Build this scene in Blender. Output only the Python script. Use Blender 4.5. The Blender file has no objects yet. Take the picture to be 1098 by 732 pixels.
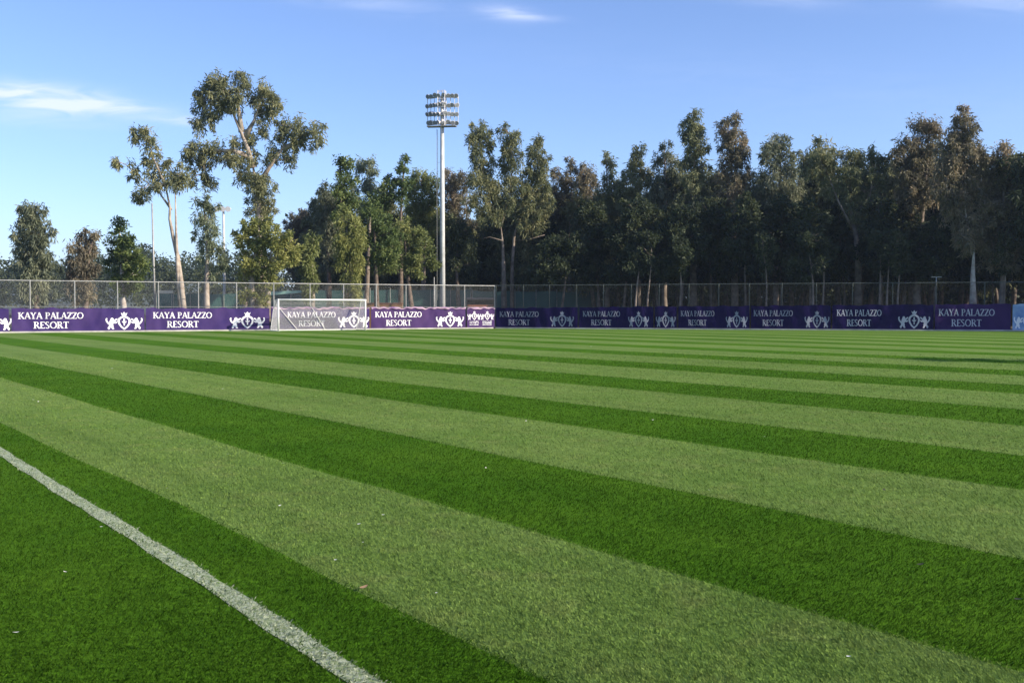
import bpy, bmesh, math, random
import numpy as np
from mathutils import Vector
from mathutils.geometry import tessellate_polygon

rng = np.random.default_rng(11)
random.seed(5)
S = bpy.context.scene
COL = S.collection

# ------------------------------------------------------------------ camera
F = 1150.0                 # focal length in photo pixels (photo is 1098 wide)
H = 1.7                    # eye height
YH = 331.5                 # horizon row
PITCH = math.atan((366 - YH) / F)
cp, sp = math.cos(PITCH), math.sin(PITCH)
cam_d = bpy.data.cameras.new('camera')
cam_d.sensor_width = 36.0
cam_d.lens = 36.0 * F / 1098.0
cam_d.clip_end = 6000
cam = bpy.data.objects.new('camera', cam_d)
COL.objects.link(cam)
cam.location = (0, 0, H)
cam.rotation_euler = (math.pi / 2 - PITCH, 0, 0)
S.camera = cam


def at(x, y, Y):
    """point at distance Y in front of the stand point that appears at photo pixel x, y"""
    u = (x - 549) / F
    v = (366 - y) / F
    dx, dy, dz = u, cp + v * sp, -sp + v * cp
    k = Y / dy
    return Vector((dx * k, Y, H + dz * k))


def on_ground(x, y):
    u = (x - 549) / F
    v = (366 - y) / F
    dx, dy, dz = u, cp + v * sp, -sp + v * cp
    k = -H / dz
    return Vector((dx * k, dy * k, 0))


# ------------------------------------------------------------------ helpers
ORIGIN = {}


def tag(o, label=None, cat=None, group=None, kind=None):
    if label: o['label'] = label
    if cat: o['category'] = cat
    if group: o['group'] = group
    if kind: o['kind'] = kind
    return o


def thing(name, loc, label, cat, group=None):
    o = bpy.data.objects.new(name, None)
    o.empty_display_size = 0.3
    COL.objects.link(o)
    o.location = loc
    ORIGIN[o] = Vector(loc)
    return tag(o, label, cat, group)


def link_mesh(name, me, m, parent=None, origin=None):
    o = bpy.data.objects.new(name, me)
    COL.objects.link(o)
    if m is not None:
        for mm in (m if isinstance(m, (list, tuple)) else [m]):
            me.materials.append(mm)
    if parent is not None:
        o.parent = parent
        ORIGIN[o] = ORIGIN[parent]
    else:
        ORIGIN[o] = Vector(origin) if origin is not None else Vector((0, 0, 0))
        o.location = ORIGIN[o]
    return o


def np_mesh(name, v, f, m, parent=None, origin=None, attr=None, smooth=False, matidx=None):
    """v (N,3) world coordinates, f (M,k) indices"""
    org = ORIGIN[parent] if parent is not None else (Vector(origin) if origin is not None else Vector((0, 0, 0)))
    v = np.asarray(v, dtype=np.float32) - np.array(org, dtype=np.float32)
    f = np.asarray(f, dtype=np.int32)
    me = bpy.data.meshes.new(name)
    k = f.shape[1]
    me.vertices.add(len(v))
    me.vertices.foreach_set('co', v.ravel())
    me.loops.add(f.size)
    me.loops.foreach_set('vertex_index', f.ravel())
    me.polygons.add(len(f))
    me.polygons.foreach_set('loop_start', np.arange(0, f.size, k, dtype=np.int32))
    me.polygons.foreach_set('loop_total', np.full(len(f), k, dtype=np.int32))
    if smooth:
        me.polygons.foreach_set('use_smooth', np.ones(len(f), dtype=bool))
    if matidx is not None:
        me.polygons.foreach_set('material_index', np.asarray(matidx, dtype=np.int32))
    me.update(calc_edges=True)
    if attr:
        for an, av in attr.items():
            a = me.attributes.new(an, 'FLOAT', 'FACE')
            a.data.foreach_set('value', np.asarray(av, dtype=np.float32))
    return link_mesh(name, me, m, parent, origin)


class MB:
    """collects boxes, tubes and polygons in world coordinates, then links them as one mesh"""

    def __init__(self):
        self.v, self.f = [], []

    def quad(self, a, b, c, d):
        n = len(self.v)
        self.v += [Vector(p) for p in (a, b, c, d)]
        self.f.append((n, n + 1, n + 2, n + 3))

    def box(self, c, ax, ay, az):
        c = Vector(c); n = len(self.v)
        for sx in (-1, 1):
            for sy in (-1, 1):
                for sz in (-1, 1):
                    self.v.append(c + sx * ax + sy * ay + sz * az)
        for q in ((0, 1, 3, 2), (4, 6, 7, 5), (0, 4, 5, 1), (2, 3, 7, 6), (0, 2, 6, 4), (1, 5, 7, 3)):
            self.f.append(tuple(n + i for i in q))

    def tube(self, pts, rad, k=8, cap=True):
        pts = [Vector(p) for p in pts]
        if not isinstance(rad, (list, tuple)):
            rad = [rad] * len(pts)
        rings = []
        side = None
        for i, p in enumerate(pts):
            d = (pts[min(i + 1, len(pts) - 1)] - pts[max(i - 1, 0)]).normalized()
            if side is None:
                side = d.orthogonal().normalized()
            side = (side - d * side.dot(d))
            side = side.normalized() if side.length > 1e-6 else d.orthogonal().normalized()
            up = d.cross(side)
            n = len(self.v)
            for j in range(k):
                a = 2 * math.pi * j / k
                self.v.append(p + (side * math.cos(a) + up * math.sin(a)) * rad[i])
            rings.append(n)
        for i in range(len(rings) - 1):
            for j in range(k):
                a, b = rings[i], rings[i + 1]
                self.f.append((a + j, a + (j + 1) % k, b + (j + 1) % k, b + j))
        if cap:
            self.f.append(tuple(rings[0] + j for j in reversed(range(k))))
            self.f.append(tuple(rings[-1] + j for j in range(k)))

    def build(self, name, m, parent=None, origin=None, smooth=False):
        org = ORIGIN[parent] if parent is not None else (Vector(origin) if origin is not None else Vector((0, 0, 0)))
        me = bpy.data.meshes.new(name)
        me.from_pydata([v - org for v in self.v], [], self.f)
        if smooth:
            me.polygons.foreach_set('use_smooth', [True] * len(me.polygons))
        me.update()
        return link_mesh(name, me, m, parent, origin)


# ------------------------------------------------------------------ materials
def mat(name, col, rough=0.6, metal=0.0, var=0.0, scale=4.0, spec=0.4, bump=0.0, col2=None, detail=4, coords='Object', translucent=0.0):
    m = bpy.data.materials.new(name); m.use_nodes = True
    nt = m.node_tree; N = nt.nodes; L = nt.links
    b = N['Principled BSDF']
    b.inputs['Roughness'].default_value = rough
    b.inputs['Metallic'].default_value = metal
    b.inputs['Specular IOR Level'].default_value = spec
    b.inputs['Base Color'].default_value = (*col, 1)
    if var > 0 or col2 or bump:
        tc = N.new('ShaderNodeTexCoord')
        nz = N.new('ShaderNodeTexNoise'); nz.inputs['Scale'].default_value = scale; nz.inputs['Detail'].default_value = detail
        L.new(tc.outputs[coords], nz.inputs['Vector'])
        r = N.new('ShaderNodeValToRGB')
        c2 = col2 or tuple(c * (1 + var) for c in col)
        c1 = col if col2 else tuple(c * (1 - var) for c in col)
        r.color_ramp.elements[0].position = 0.35; r.color_ramp.elements[0].color = (*c1, 1)
        r.color_ramp.elements[1].position = 0.65; r.color_ramp.elements[1].color = (*c2, 1)
        L.new(nz.outputs['Fac'], r.inputs['Fac']); L.new(r.outputs['Color'], b.inputs['Base Color'])
        if bump:
            bp = N.new('ShaderNodeBump'); bp.inputs['Strength'].default_value = bump; bp.inputs['Distance'].default_value = 0.03
            L.new(nz.outputs['Fac'], bp.inputs['Height']); L.new(bp.outputs['Normal'], b.inputs['Normal'])
    return m


def leaf_mat(name, c0, c1, c2=None, trans=0.42, rough=0.6):
    """leaf colour varies from leaf to leaf with the face attribute 'tint'"""
    m = bpy.data.materials.new(name); m.use_nodes = True
    nt = m.node_tree; N = nt.nodes; L = nt.links
    b = N['Principled BSDF']; b.inputs['Roughness'].default_value = rough; b.inputs['Specular IOR Level'].default_value = 0.3
    a = N.new('ShaderNodeAttribute'); a.attribute_name = 'tint'
    r = N.new('ShaderNodeValToRGB')
    e = r.color_ramp.elements
    e[0].position = 0.0; e[0].color = (*c0, 1); e[1].position = 1.0; e[1].color = (*(c2 or c1), 1)
    if c2:
        x = e.new(0.6); x.color = (*c1, 1)
    L.new(a.outputs['Fac'], r.inputs['Fac']); L.new(r.outputs['Color'], b.inputs['Base Color'])
    t = N.new('ShaderNodeBsdfTranslucent'); L.new(r.outputs['Color'], t.inputs['Color'])
    mx = N.new('ShaderNodeMixShader'); mx.inputs['Fac'].default_value = trans
    L.new(b.outputs[0], mx.inputs[1]); L.new(t.outputs[0], mx.inputs[2])
    L.new(mx.outputs[0], N['Material Output'].inputs['Surface'])
    return m


M = {}
M['bark_pale'] = mat('bark_pale', (0.22, 0.17, 0.13), 0.85, col2=(0.42, 0.36, 0.30), scale=2.2, bump=0.4)
M['bark_dark'] = mat('bark_dark', (0.07, 0.05, 0.04), 0.9, col2=(0.17, 0.13, 0.10), scale=3.0, bump=0.5)
M['bark_mid'] = mat('grey_brown_bark', (0.11, 0.085, 0.065), 0.9, col2=(0.25, 0.20, 0.165), scale=2.2, bump=0.4)
M['bark_white'] = mat('bark_white', (0.62, 0.58, 0.53), 0.85, col2=(0.30, 0.24, 0.20), scale=1.6, bump=0.3)
L_ = {}
L_['gum'] = leaf_mat('gum_leaves', (0.085, 0.105, 0.055), (0.185, 0.200, 0.095), (0.290, 0.275, 0.135))
L_['gum_red'] = leaf_mat('reddish_gum_leaves', (0.095, 0.092, 0.060), (0.215, 0.190, 0.115), (0.330, 0.255, 0.165))
L_['grey'] = leaf_mat('grey_green_leaves', (0.090, 0.108, 0.070), (0.195, 0.215, 0.130), (0.300, 0.300, 0.190))
L_['brown'] = leaf_mat('brownish_leaves', (0.110, 0.098, 0.068), (0.220, 0.185, 0.125), (0.300, 0.265, 0.170))
L_['green'] = leaf_mat('fresh_green_leaves', (0.058, 0.092, 0.030), (0.130, 0.180, 0.052), (0.225, 0.260, 0.085))
L_['olive'] = leaf_mat('olive_leaves', (0.095, 0.120, 0.040), (0.195, 0.225, 0.072), (0.320, 0.325, 0.115))
L_['pine'] = leaf_mat('dark_needles', (0.026, 0.038, 0.020), (0.052, 0.070, 0.032), (0.095, 0.110, 0.048))
L_['pale'] = leaf_mat('pale_green_leaves', (0.120, 0.145, 0.085), (0.240, 0.275, 0.165), (0.350, 0.370, 0.240))
L_['gum_light'] = leaf_mat('light_gum_leaves', (0.130, 0.145, 0.075), (0.250, 0.255, 0.125), (0.350, 0.330, 0.170))
L_['bushy'] = leaf_mat('yellow_green_leaves', (0.145, 0.165, 0.048), (0.265, 0.280, 0.085), (0.385, 0.370, 0.125))
M['metal'] = mat('galvanised_steel', (0.34, 0.335, 0.32), 0.55, 0.25, var=0.15, scale=6)
M['metal_dull'] = mat('weathered_steel', (0.24, 0.24, 0.22), 0.65, 0.2, var=0.2, scale=5)
M['wire'] = mat('galvanised_wire', (0.30, 0.31, 0.30), 0.6, 0.2)
M['metal_shaded'] = mat('shaded_steel', (0.075, 0.085, 0.075), 0.7, 0.1, var=0.2, scale=5)  # right fence: its shade is put into the steel colour
M['wire_shaded'] = mat('shaded_wire', (0.05, 0.06, 0.055), 0.7)  # right fence wire, darkened in colour for the shade
M['white'] = mat('white_paint', (0.78, 0.77, 0.74), 0.5, var=0.05, scale=5)
M['mast'] = mat('mast_paint', (0.50, 0.50, 0.49), 0.55, var=0.14, scale=2)
M['net'] = mat('white_netting', (0.72, 0.70, 0.70), 0.8)
M['lamp_body'] = mat('lamp_housing', (0.70, 0.66, 0.64), 0.5, 0.1, var=0.12, scale=5)
M['lamp_glass'] = mat('lamp_glass', (0.20, 0.21, 0.23), 0.25, 0.0, spec=0.6)
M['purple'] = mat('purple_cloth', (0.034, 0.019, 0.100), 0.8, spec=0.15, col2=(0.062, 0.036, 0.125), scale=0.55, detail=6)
M['purple_shaded'] = mat('shaded_purple_cloth', (0.010, 0.006, 0.042), 0.9, spec=0.02, col2=(0.015, 0.009, 0.056), scale=0.6, detail=6)  # purple with the shade of the right-hand run painted in
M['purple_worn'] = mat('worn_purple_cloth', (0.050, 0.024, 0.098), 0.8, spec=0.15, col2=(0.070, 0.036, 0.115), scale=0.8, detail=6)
M['hem'] = mat('sunlit_lilac_hem', (0.20, 0.11, 0.24), 0.85, col2=(0.50, 0.34, 0.43), scale=1.3, detail=6, bump=0.5)  # sun glowing through the crumpled edge, painted as pale pink-lilac
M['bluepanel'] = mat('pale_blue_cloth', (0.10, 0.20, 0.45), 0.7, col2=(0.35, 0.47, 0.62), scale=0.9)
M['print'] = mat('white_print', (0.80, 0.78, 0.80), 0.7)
M['print_shaded'] = mat('shaded_white_print', (0.25, 0.26, 0.32), 0.75)  # white print, with the shade on it mixed into the colour
M['print_half_shaded'] = mat('half_shaded_white_print', (0.42, 0.42, 0.48), 0.75)  # white print with weaker painted shade, towards the right end
M['purple_half_shaded'] = mat('half_shaded_purple_cloth', (0.032, 0.014, 0.075), 0.85, spec=0.05, col2=(0.042, 0.020, 0.088), scale=0.6, detail=6)  # same purple, painted shade eased where the sun grazes it
M['kerb'] = mat('concrete_kerb', (0.40, 0.38, 0.34), 0.85, var=0.2, scale=1.5)
M['teal'] = mat('teal_windscreen', (0.030, 0.085, 0.080), 0.8, col2=(0.050, 0.125, 0.115), scale=0.25, detail=6)
M['pale_teal'] = mat('pale_teal_sheet', (0.24, 0.42, 0.36), 0.7, var=0.15, scale=1.0)
M['brick'] = mat('brown_boarding', (0.22, 0.12, 0.06), 0.85, var=0.2, scale=2)
M['dugout'] = mat('black_roofing', (0.02, 0.02, 0.025), 0.6, var=0.2)
M['redboard'] = mat('red_brown_bench', (0.24, 0.10, 0.06), 0.75, var=0.2, scale=3)
M['beige'] = mat('beige_board', (0.60, 0.54, 0.40), 0.7, var=0.1, scale=3)
M['petal'] = mat('white_petal', (0.75, 0.73, 0.66), 0.7)
M['dead_leaf'] = mat('dry_leaf', (0.30, 0.19, 0.10), 0.8, var=0.2, scale=60)
M['dark_leaf'] = mat('dark_leaf', (0.03, 0.028, 0.018), 0.8, var=0.2, scale=60)

# ------------------------------------------------------------------ light and sky
SUN_AZ, SUN_EL = 110.0, 25.0
az, el = math.radians(SUN_AZ), math.radians(SUN_EL)
sun_dir = Vector((math.sin(az) * math.cos(el), math.cos(az) * math.cos(el), math.sin(el)))
sd = bpy.data.lights.new('sun', 'SUN'); sd.energy = 5.0; sd.angle = math.radians(0.53); sd.color = (1.0, 0.90, 0.74)
so = bpy.data.objects.new('sun', sd); COL.objects.link(so)
so.rotation_euler = sun_dir.to_track_quat('Z', 'Y').to_euler(); so.location = (60, -20, 60)

W = bpy.data.worlds.new('World'); S.world = W; W.use_nodes = True
nt = W.node_tree; N = nt.nodes; L = nt.links
bg = N['Background']
sky = N.new('ShaderNodeTexSky'); sky.sky_type = 'NISHITA'; sky.sun_disc = False
sky.sun_elevation = el; sky.sun_rotation = az
sky.air_density = 0.85; sky.dust_density = 0.6; sky.ozone_density = 3.5; sky.altitude = 20
bg.inputs['Strength'].default_value = 0.126


def math_node(op, a, b=None, c=None):
    n = N.new('ShaderNodeMath'); n.operation = op
    for i, x in enumerate((a, b, c)):
        if x is None: continue
        if isinstance(x, (int, float)): n.inputs[i].default_value = x
        else: L.new(x, n.inputs[i])
    return n.outputs[0]


tc = N.new('ShaderNodeTexCoord')
sx = N.new('ShaderNodeSeparateXYZ'); L.new(tc.outputs['Generated'], sx.inputs[0])
yy = math_node('MAXIMUM', sx.outputs['Y'], 0.05)
ca = math_node('DIVIDE', sx.outputs['X'], yy)
cb = math_node('DIVIDE', sx.outputs['Z'], yy)
cx = N.new('ShaderNodeCombineXYZ')
L.new(math_node('MULTIPLY', ca, 15.0), cx.inputs[0]); L.new(math_node('MULTIPLY', cb, 85.0), cx.inputs[1])
wn = N.new('ShaderNodeTexNoise'); wn.inputs['Scale'].default_value = 1.1; wn.inputs['Detail'].default_value = 7; wn.inputs['Distortion'].default_value = 0.7
wn.inputs['Roughness'].default_value = 0.55
L.new(cx.outputs[0], wn.inputs['Vector'])
total = None
CL = [(-0.435, 0.199, 0.042, 0.007, 1.0), (-0.400, 0.189, 0.050, 0.007, 0.9), (-0.455, 0.184, 0.055, 0.010, 0.40), (-0.372, 0.186, 0.020, 0.0035, 0.45), (-0.490, 0.203, 0.014, 0.004, 0.7),
      (-0.312, 0.176, 0.014, 0.0030, 1.2), (-0.005, 0.274, 0.017, 0.005, 0.55), (0.010, 0.271, 0.02, 0.0025, 0.5), (-0.14, 0.284, 0.05, 0.006, 0.30),
      (0.45, 0.285, 0.06, 0.008, 0.35), (0.24, 0.288, 0.05, 0.006, 0.25), (0.32, 0.20, 0.25, 0.02, 0.06)]
for (a0, b0, sa, sb, w) in CL:
    da = math_node('DIVIDE', math_node('SUBTRACT', ca, a0), sa)
    # streaks sink slightly to the right
    bb = math_node('ADD', math_node('SUBTRACT', cb, b0), math_node('MULTIPLY', math_node('SUBTRACT', ca, a0), 0.10))
    db = math_node('DIVIDE', bb, sb)
    q = math_node('ADD', math_node('MULTIPLY', da, da), math_node('MULTIPLY', db, db))
    g = math_node('MULTIPLY', math_node('EXPONENT', math_node('MULTIPLY', q, -0.5)), w)
    total = g if total is None else math_node('ADD', total, g)
fib = N.new('ShaderNodeMapRange'); fib.inputs['From Min'].default_value = 0.34; fib.inputs['From Max'].default_value = 0.64
fib.inputs['To Min'].default_value = 0.22; fib.inputs['To Max'].default_value = 1.0
L.new(wn.outputs['Fac'], fib.inputs['Value'])
cl = math_node('MINIMUM', math_node('MULTIPLY', math_node('MULTIPLY', total, fib.outputs[0]), 0.75), 0.85)
cm = N.new('ShaderNodeMixRGB'); cm.inputs['Color2'].default_value = (4.7, 5.2, 5.8, 1)
L.new(cl, cm.inputs['Fac']); L.new(sky.outputs[0], cm.inputs['Color1'])
wb = N.new('ShaderNodeMixRGB'); wb.blend_type = 'MULTIPLY'; wb.inputs['Fac'].default_value = 1.0; wb.inputs['Color2'].default_value = (0.97, 0.955, 1.10, 1)
L.new(cm.outputs[0], wb.inputs['Color1']); L.new(wb.outputs[0], bg.inputs['Color'])

S.view_settings.view_transform = 'Standard'
S.view_settings.look = 'None'
S.view_settings.exposure = 0.75
S.view_settings.gamma = 1.0
S.view_settings.use_curve_mapping = False

# ------------------------------------------------------------------ layout lines
TH = math.atan(804.0 / F)                          # direction of the mowing stripes, left of straight ahead
Dv = Vector((-math.sin(TH), math.cos(TH), 0))      # along the stripes
Ev = Vector((math.cos(TH), math.sin(TH), 0))       # across the stripes
LA, LB = at(0, YH, 76.7), at(531, YH, 95.0)        # left banner run
RA, RB = at(531, YH, 95.0), at(1085, YH, 83.0)     # right banner run
for p in (LA, LB, RA, RB): p.z = 0
LT = (LB - LA).normalized(); RT = (RB - RA).normalized()
LN = Vector((LT.y, -LT.x, 0)); RN = Vector((RT.y, -RT.x, 0))   # towards the pitch


def hit(px, A, T):
    """distance along the line A + s T where it stands behind photo column px"""
    u = (px - 549) / F
    return (u * A.y - A.x) / (T.x - u * T.y)


def run_of(px):
    return (LA, LT, LN) if px < 531 else (RA, RT, RN)


def line_depth(px):
    A, T, n = run_of(px)
    return (A + T * hit(px, A, T)).y


# ------------------------------------------------------------------ ground, pitch, stripes
EDGES = [2.90, 4.80, 7.02, 9.63, 12.0, 15.0, 17.5, 20.7, 23.1, 26.3, 28.6, 31.9, 34.1]
while EDGES[-1] < 118:
    EDGES.append(EDGES[-1] + (3.25 if len(EDGES) % 2 else 2.15))


def wob(i, q):
    return 0.035 * math.sin(q * 0.21 + i * 2.1) + 0.022 * math.sin(q * 0.83 + i * 1.3) + 0.012 * math.sin(q * 2.9 + i)


def stripe_of(p, q):
    """1 on the pale stripes, 0 on the dark ones"""
    s = np.zeros_like(p)
    for i in range(0, len(EDGES) - 1, 2):
        lo, hi = EDGES[i], EDGES[i + 1]
        wl = 0.035 * np.sin(q * 0.21 + i * 2.1) + 0.022 * np.sin(q * 0.83 + i * 1.3)
        wh = 0.035 * np.sin(q * 0.21 + (i + 1) * 2.1) + 0.022 * np.sin(q * 0.83 + (i + 1) * 1.3)
        s = np.where((p > lo + wl) & (p < hi + wh), 1.0, s)
    return s


LINE_P, LINE_W = 2.31, 0.143


def line_c(q):
    return 2.225 + 0.0075 * np.clip(q - 4, -2, 9) + 0.007 * np.sin(q * 0.9 + 1.0) + 0.004 * np.sin(q * 2.3)


def turf_material(name, blade=False):
    m = bpy.data.materials.new(name); m.use_nodes = True
    nt = m.node_tree; N = nt.nodes; L = nt.links
    b = N['Principled BSDF']; b.inputs['Roughness'].default_value = 0.9; b.inputs['Specular IOR Level'].default_value = 0.02
    st = N.new('ShaderNodeAttribute'); st.attribute_name = 'stripe'
    geo = N.new('ShaderNodeNewGeometry')

    def noise(scale, detail=4, rough=0.55):
        n = N.new('ShaderNodeTexNoise'); n.inputs['Scale'].default_value = scale; n.inputs['Detail'].default_value = detail
        n.inputs['Roughness'].default_value = rough
        L.new(geo.outputs['Position'], n.inputs['Vector']); return n.outputs['Fac']

    def mix(f, a, b_, blend='MIX'):
        n = N.new('ShaderNodeMixRGB'); n.blend_type = blend
        for s_, x in (('Fac', f), ('Color1', a), ('Color2', b_)):
            if isinstance(x, tuple): n.inputs[s_].default_value = (*x, 1)
            elif isinstance(x, float): n.inputs[s_].default_value = x
            else: L.new(x, n.inputs[s_])
        return n.outputs[0]

    def ramp(x, p0, p1, c0=(0, 0, 0), c1=(1, 1, 1)):
        r = N.new('ShaderNodeValToRGB'); e = r.color_ramp.elements
        e[0].position = p0; e[0].color = (*c0, 1); e[1].position = p1; e[1].color = (*c1, 1)
        L.new(x, r.inputs['Fac']); return r.outputs[0]

    kd = 0.78 if blade else 1.25
    dark = mix(ramp(noise(0.55, 5), 0.35, 0.68), (0.042 * kd, 0.109 * kd, 0.007), (0.060 * kd, 0.134 * kd, 0.010))
    light = mix(ramp(noise(0.6, 6, 0.6), 0.36, 0.66), (0.123, 0.208, 0.044), (0.149, 0.226, 0.056))
    light = mix(ramp(noise(2.3, 5), 0.52, 0.75), light, (0.168, 0.224, 0.064))
    col = mix(st.outputs['Fac'], dark, light)  # stripe tones paint in how the bent blades catch the light
    fine = ramp(noise(30, 3, 0.7), 0.25, 0.78, (0.62, 0.62, 0.62), (1.35, 1.35, 1.35))
    col = mix(1.0, col, fine, 'MULTIPLY')
    mid = ramp(noise(7, 4, 0.7), 0.30, 0.72, (0.82, 0.84, 0.82), (1.16, 1.14, 1.12))
    col = mix(1.0, col, mid, 'MULTIPLY')
    # tracks of the mower along the stripes and slow drift of tone
    def dot(vec):
        d = N.new('ShaderNodeVectorMath'); d.operation = 'DOT_PRODUCT'
        L.new(geo.outputs['Position'], d.inputs[0]); d.inputs[1].default_value = vec; return d.outputs['Value']
    cmb = N.new('ShaderNodeCombineXYZ'); L.new(dot(tuple(Ev * 2.2)), cmb.inputs[0]); L.new(dot(tuple(Dv * 0.09)), cmb.inputs[1])
    trk = N.new('ShaderNodeTexNoise'); trk.inputs['Scale'].default_value = 1.0; trk.inputs['Detail'].default_value = 4
    L.new(cmb.outputs[0], trk.inputs['Vector'])
    col = mix(1.0, col, ramp(trk.outputs['Fac'], 0.30, 0.70, (0.87, 0.89, 0.87), (1.13, 1.11, 1.12)), 'MULTIPLY')
    col = mix(1.0, col, ramp(noise(0.11, 3), 0.30, 0.70, (0.88, 0.90, 0.86), (1.12, 1.09, 1.12)), 'MULTIPLY')
    if blade:
        t = N.new('ShaderNodeAttribute'); t.attribute_name = 'tint'
        tv = ramp(t.outputs['Fac'], 0.0, 1.0, (0.55, 0.60, 0.50), (1.55, 1.45, 1.5))
        col = mix(1.0, col, tv, 'MULTIPLY')
        w = N.new('ShaderNodeAttribute'); w.attribute_name = 'paint'
        col = mix(w.outputs['Fac'], col, (0.44, 0.47, 0.33))
        tr = N.new('ShaderNodeBsdfTranslucent'); L.new(col, tr.inputs['Color'])
        mx = N.new('ShaderNodeMixShader'); mx.inputs['Fac'].default_value = 0.25
        L.new(b.outputs[0], mx.inputs[1]); L.new(tr.outputs[0], mx.inputs[2])
        L.new(mx.outputs[0], N['Material Output'].inputs['Surface'])
    else:
        bp = N.new('ShaderNodeBump'); bp.inputs['Strength'].default_value = 0.6; bp.inputs['Distance'].default_value = 0.02
        L.new(noise(45, 3, 0.7), bp.inputs['Height']); L.new(bp.outputs['Normal'], b.inputs['Normal'])
    L.new(col, b.inputs['Base Color'])
    return m


M['turf'] = turf_material('mown_turf')
M['blade'] = turf_material('grass_blades', True)

# base ground to the horizon
M['earth'] = mat('dry_earth', (0.050, 0.042, 0.028), 0.95, col2=(0.095, 0.080, 0.050), scale=0.15, detail=8, coords='Object')
g = MB(); g.quad((-3000, -600, 0), (3000, -600, 0), (3000, 4000, 0), (-3000, 4000, 0))
tag(g.build('ground', M['earth']), kind='structure')


def pitch_sheet():
    bm = bmesh.new(); lay = bm.faces.layers.float.new('stripe')
    ed = [-60.0, -20.0] + EDGES
    rows = []
    qs = [-90 + 1.0 * k for k in range(260)]
    for i, e in enumerate(ed):
        rows.append([bm.verts.new(Dv * q + Ev * (e + (wob(i - 2, q) if i >= 2 else 0)) + Vector((0, 0, 0.004))) for q in qs])
    for i in range(len(rows) - 1):
        s = 1.0 if (i >= 2 and (i - 2) % 2 == 0) else 0.0
        for k in range(len(qs) - 1):
            f = bm.faces.new((rows[i][k], rows[i + 1][k], rows[i + 1][k + 1], rows[i][k + 1])); f[lay] = s
    for A, n in ((LA, LN), (RA, RN)):
        bmesh.ops.bisect_plane(bm, geom=bm.verts[:] + bm.edges[:] + bm.faces[:], plane_co=A + n * 0.20, plane_no=-n, clear_outer=True)
    me = bpy.data.meshes.new('pitch'); bm.normal_update(); bm.to_mesh(me); bm.free()
    o = link_mesh('pitch', me, M['turf'])
    # face normals up
    return tag(o, kind='structure')


pitch_sheet()

# painted touchline (a sheet 4 mm above the turf, broken up by a noise edge)
M['line'] = mat('line_paint', (0.16, 0.22, 0.08), 0.9, col2=(0.42, 0.45, 0.32), scale=40, detail=3)
qs = np.arange(-12, 75, 0.25)
ctr = line_c(qs)
wid = LINE_W / 2 * (1 + 0.10 * np.sin(qs * 3.7) + 0.07 * np.sin(qs * 8.3 + 1))
D3, E3 = np.array(Dv), np.array(Ev)
va = qs[:, None] * D3 + (ctr - wid)[:, None] * E3; vb = qs[:, None] * D3 + (ctr + wid)[:, None] * E3
va[:, 2] = vb[:, 2] = 0.008
vv = np.empty((len(qs) * 2, 3)); vv[0::2] = va; vv[1::2] = vb
k = np.arange(len(qs) - 1) * 2
tag(np_mesh('touchline', vv, np.stack([k, k + 1, k + 3, k + 2], 1), M['line']), kind='structure')


def grass():
    """blades near the stand point; thinner on the ground and a little broader farther off"""
    n = 2300000
    # even per angle and per ratio of distance; thinner well outside the view
    rr = np.exp(rng.uniform(math.log(2.6), math.log(46.0), n))
    an = rng.uniform(-math.radians(88), math.radians(88), n)
    keep = rng.uniform(0, 1, n) < np.clip(1.0 - (np.abs(an) - math.radians(31)) / math.radians(45) * 0.6, 0.3, 1)
    keep &= rng.uniform(0, 1, n) < np.clip((46 - rr) / 12, 0, 1)
    rr, an = rr[keep], an[keep]; n = len(rr)
    xx, zz = rr * np.sin(an), rr * np.cos(an)
    root = np.stack([xx, zz, np.full(n, 0.004)], 1)
    p = root @ E3; q = root @ D3
    s = stripe_of(p + rng.normal(0, 0.028, n), q)
    lc = line_c(q)
    lw = LINE_W / 2 * (1 + 0.10 * np.sin(q * 3.7) + 0.07 * np.sin(q * 8.3 + 1))
    inl = np.abs(p - lc) < lw + rng.normal(0, 0.010, n)
    paint = np.where(inl, np.clip(rng.normal(0.56, 0.32, n) + 0.16 * np.sin(q * 5.1 + p * 40) * np.sin(q * 1.7 + 2), 0, 1), 0)
    wdt = 0.0012 * (rr / 4.5) ** 0.75 * rng.uniform(0.7, 1.4, n)
    hgt = rng.uniform(0.008, 0.024, n) * np.where(s > 0, 0.95, 1.0) * (1 + 0.4 * np.clip((rr - 8) / 30, 0, 1))
    # blades lie with the mower: away on the pale stripes, towards us on the dark ones
    ang = rng.uniform(0, 2 * math.pi, n)
    lean = np.stack([np.cos(ang), np.sin(ang), np.zeros(n)], 1) * rng.uniform(0.1, 0.9, n)[:, None]
    lean += D3 * np.where(s > 0, 0.50, -0.25)[:, None]
    lean *= hgt[:, None]
    a2 = rng.uniform(0, 2 * math.pi, n)
    side = np.stack([np.cos(a2), np.sin(a2), np.zeros(n)], 1) * wdt[:, None]
    up = np.zeros((n, 3)); up[:, 2] = hgt
    v = np.empty((n * 4, 3))
    v[0::4] = root - side; v[1::4] = root + side
    v[2::4] = root + side * 0.5 + up * 0.75 + lean * 0.6
    v[3::4] = root - side * 0.2 + up * 0.95 + lean * 1.25
    k = np.arange(n) * 4
    f = np.stack([k, k + 1, k + 2, k + 3], 1)
    tint = np.clip(rng.beta(2, 2.2, n), 0, 1)
    o = np_mesh('grass', v, f, M['blade'], attr={'tint': tint, 'stripe': s, 'paint': paint})
    tag(o, 'short mown grass blades in pale and dark stripes on the pitch', 'grass', kind='stuff')


grass()


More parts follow.
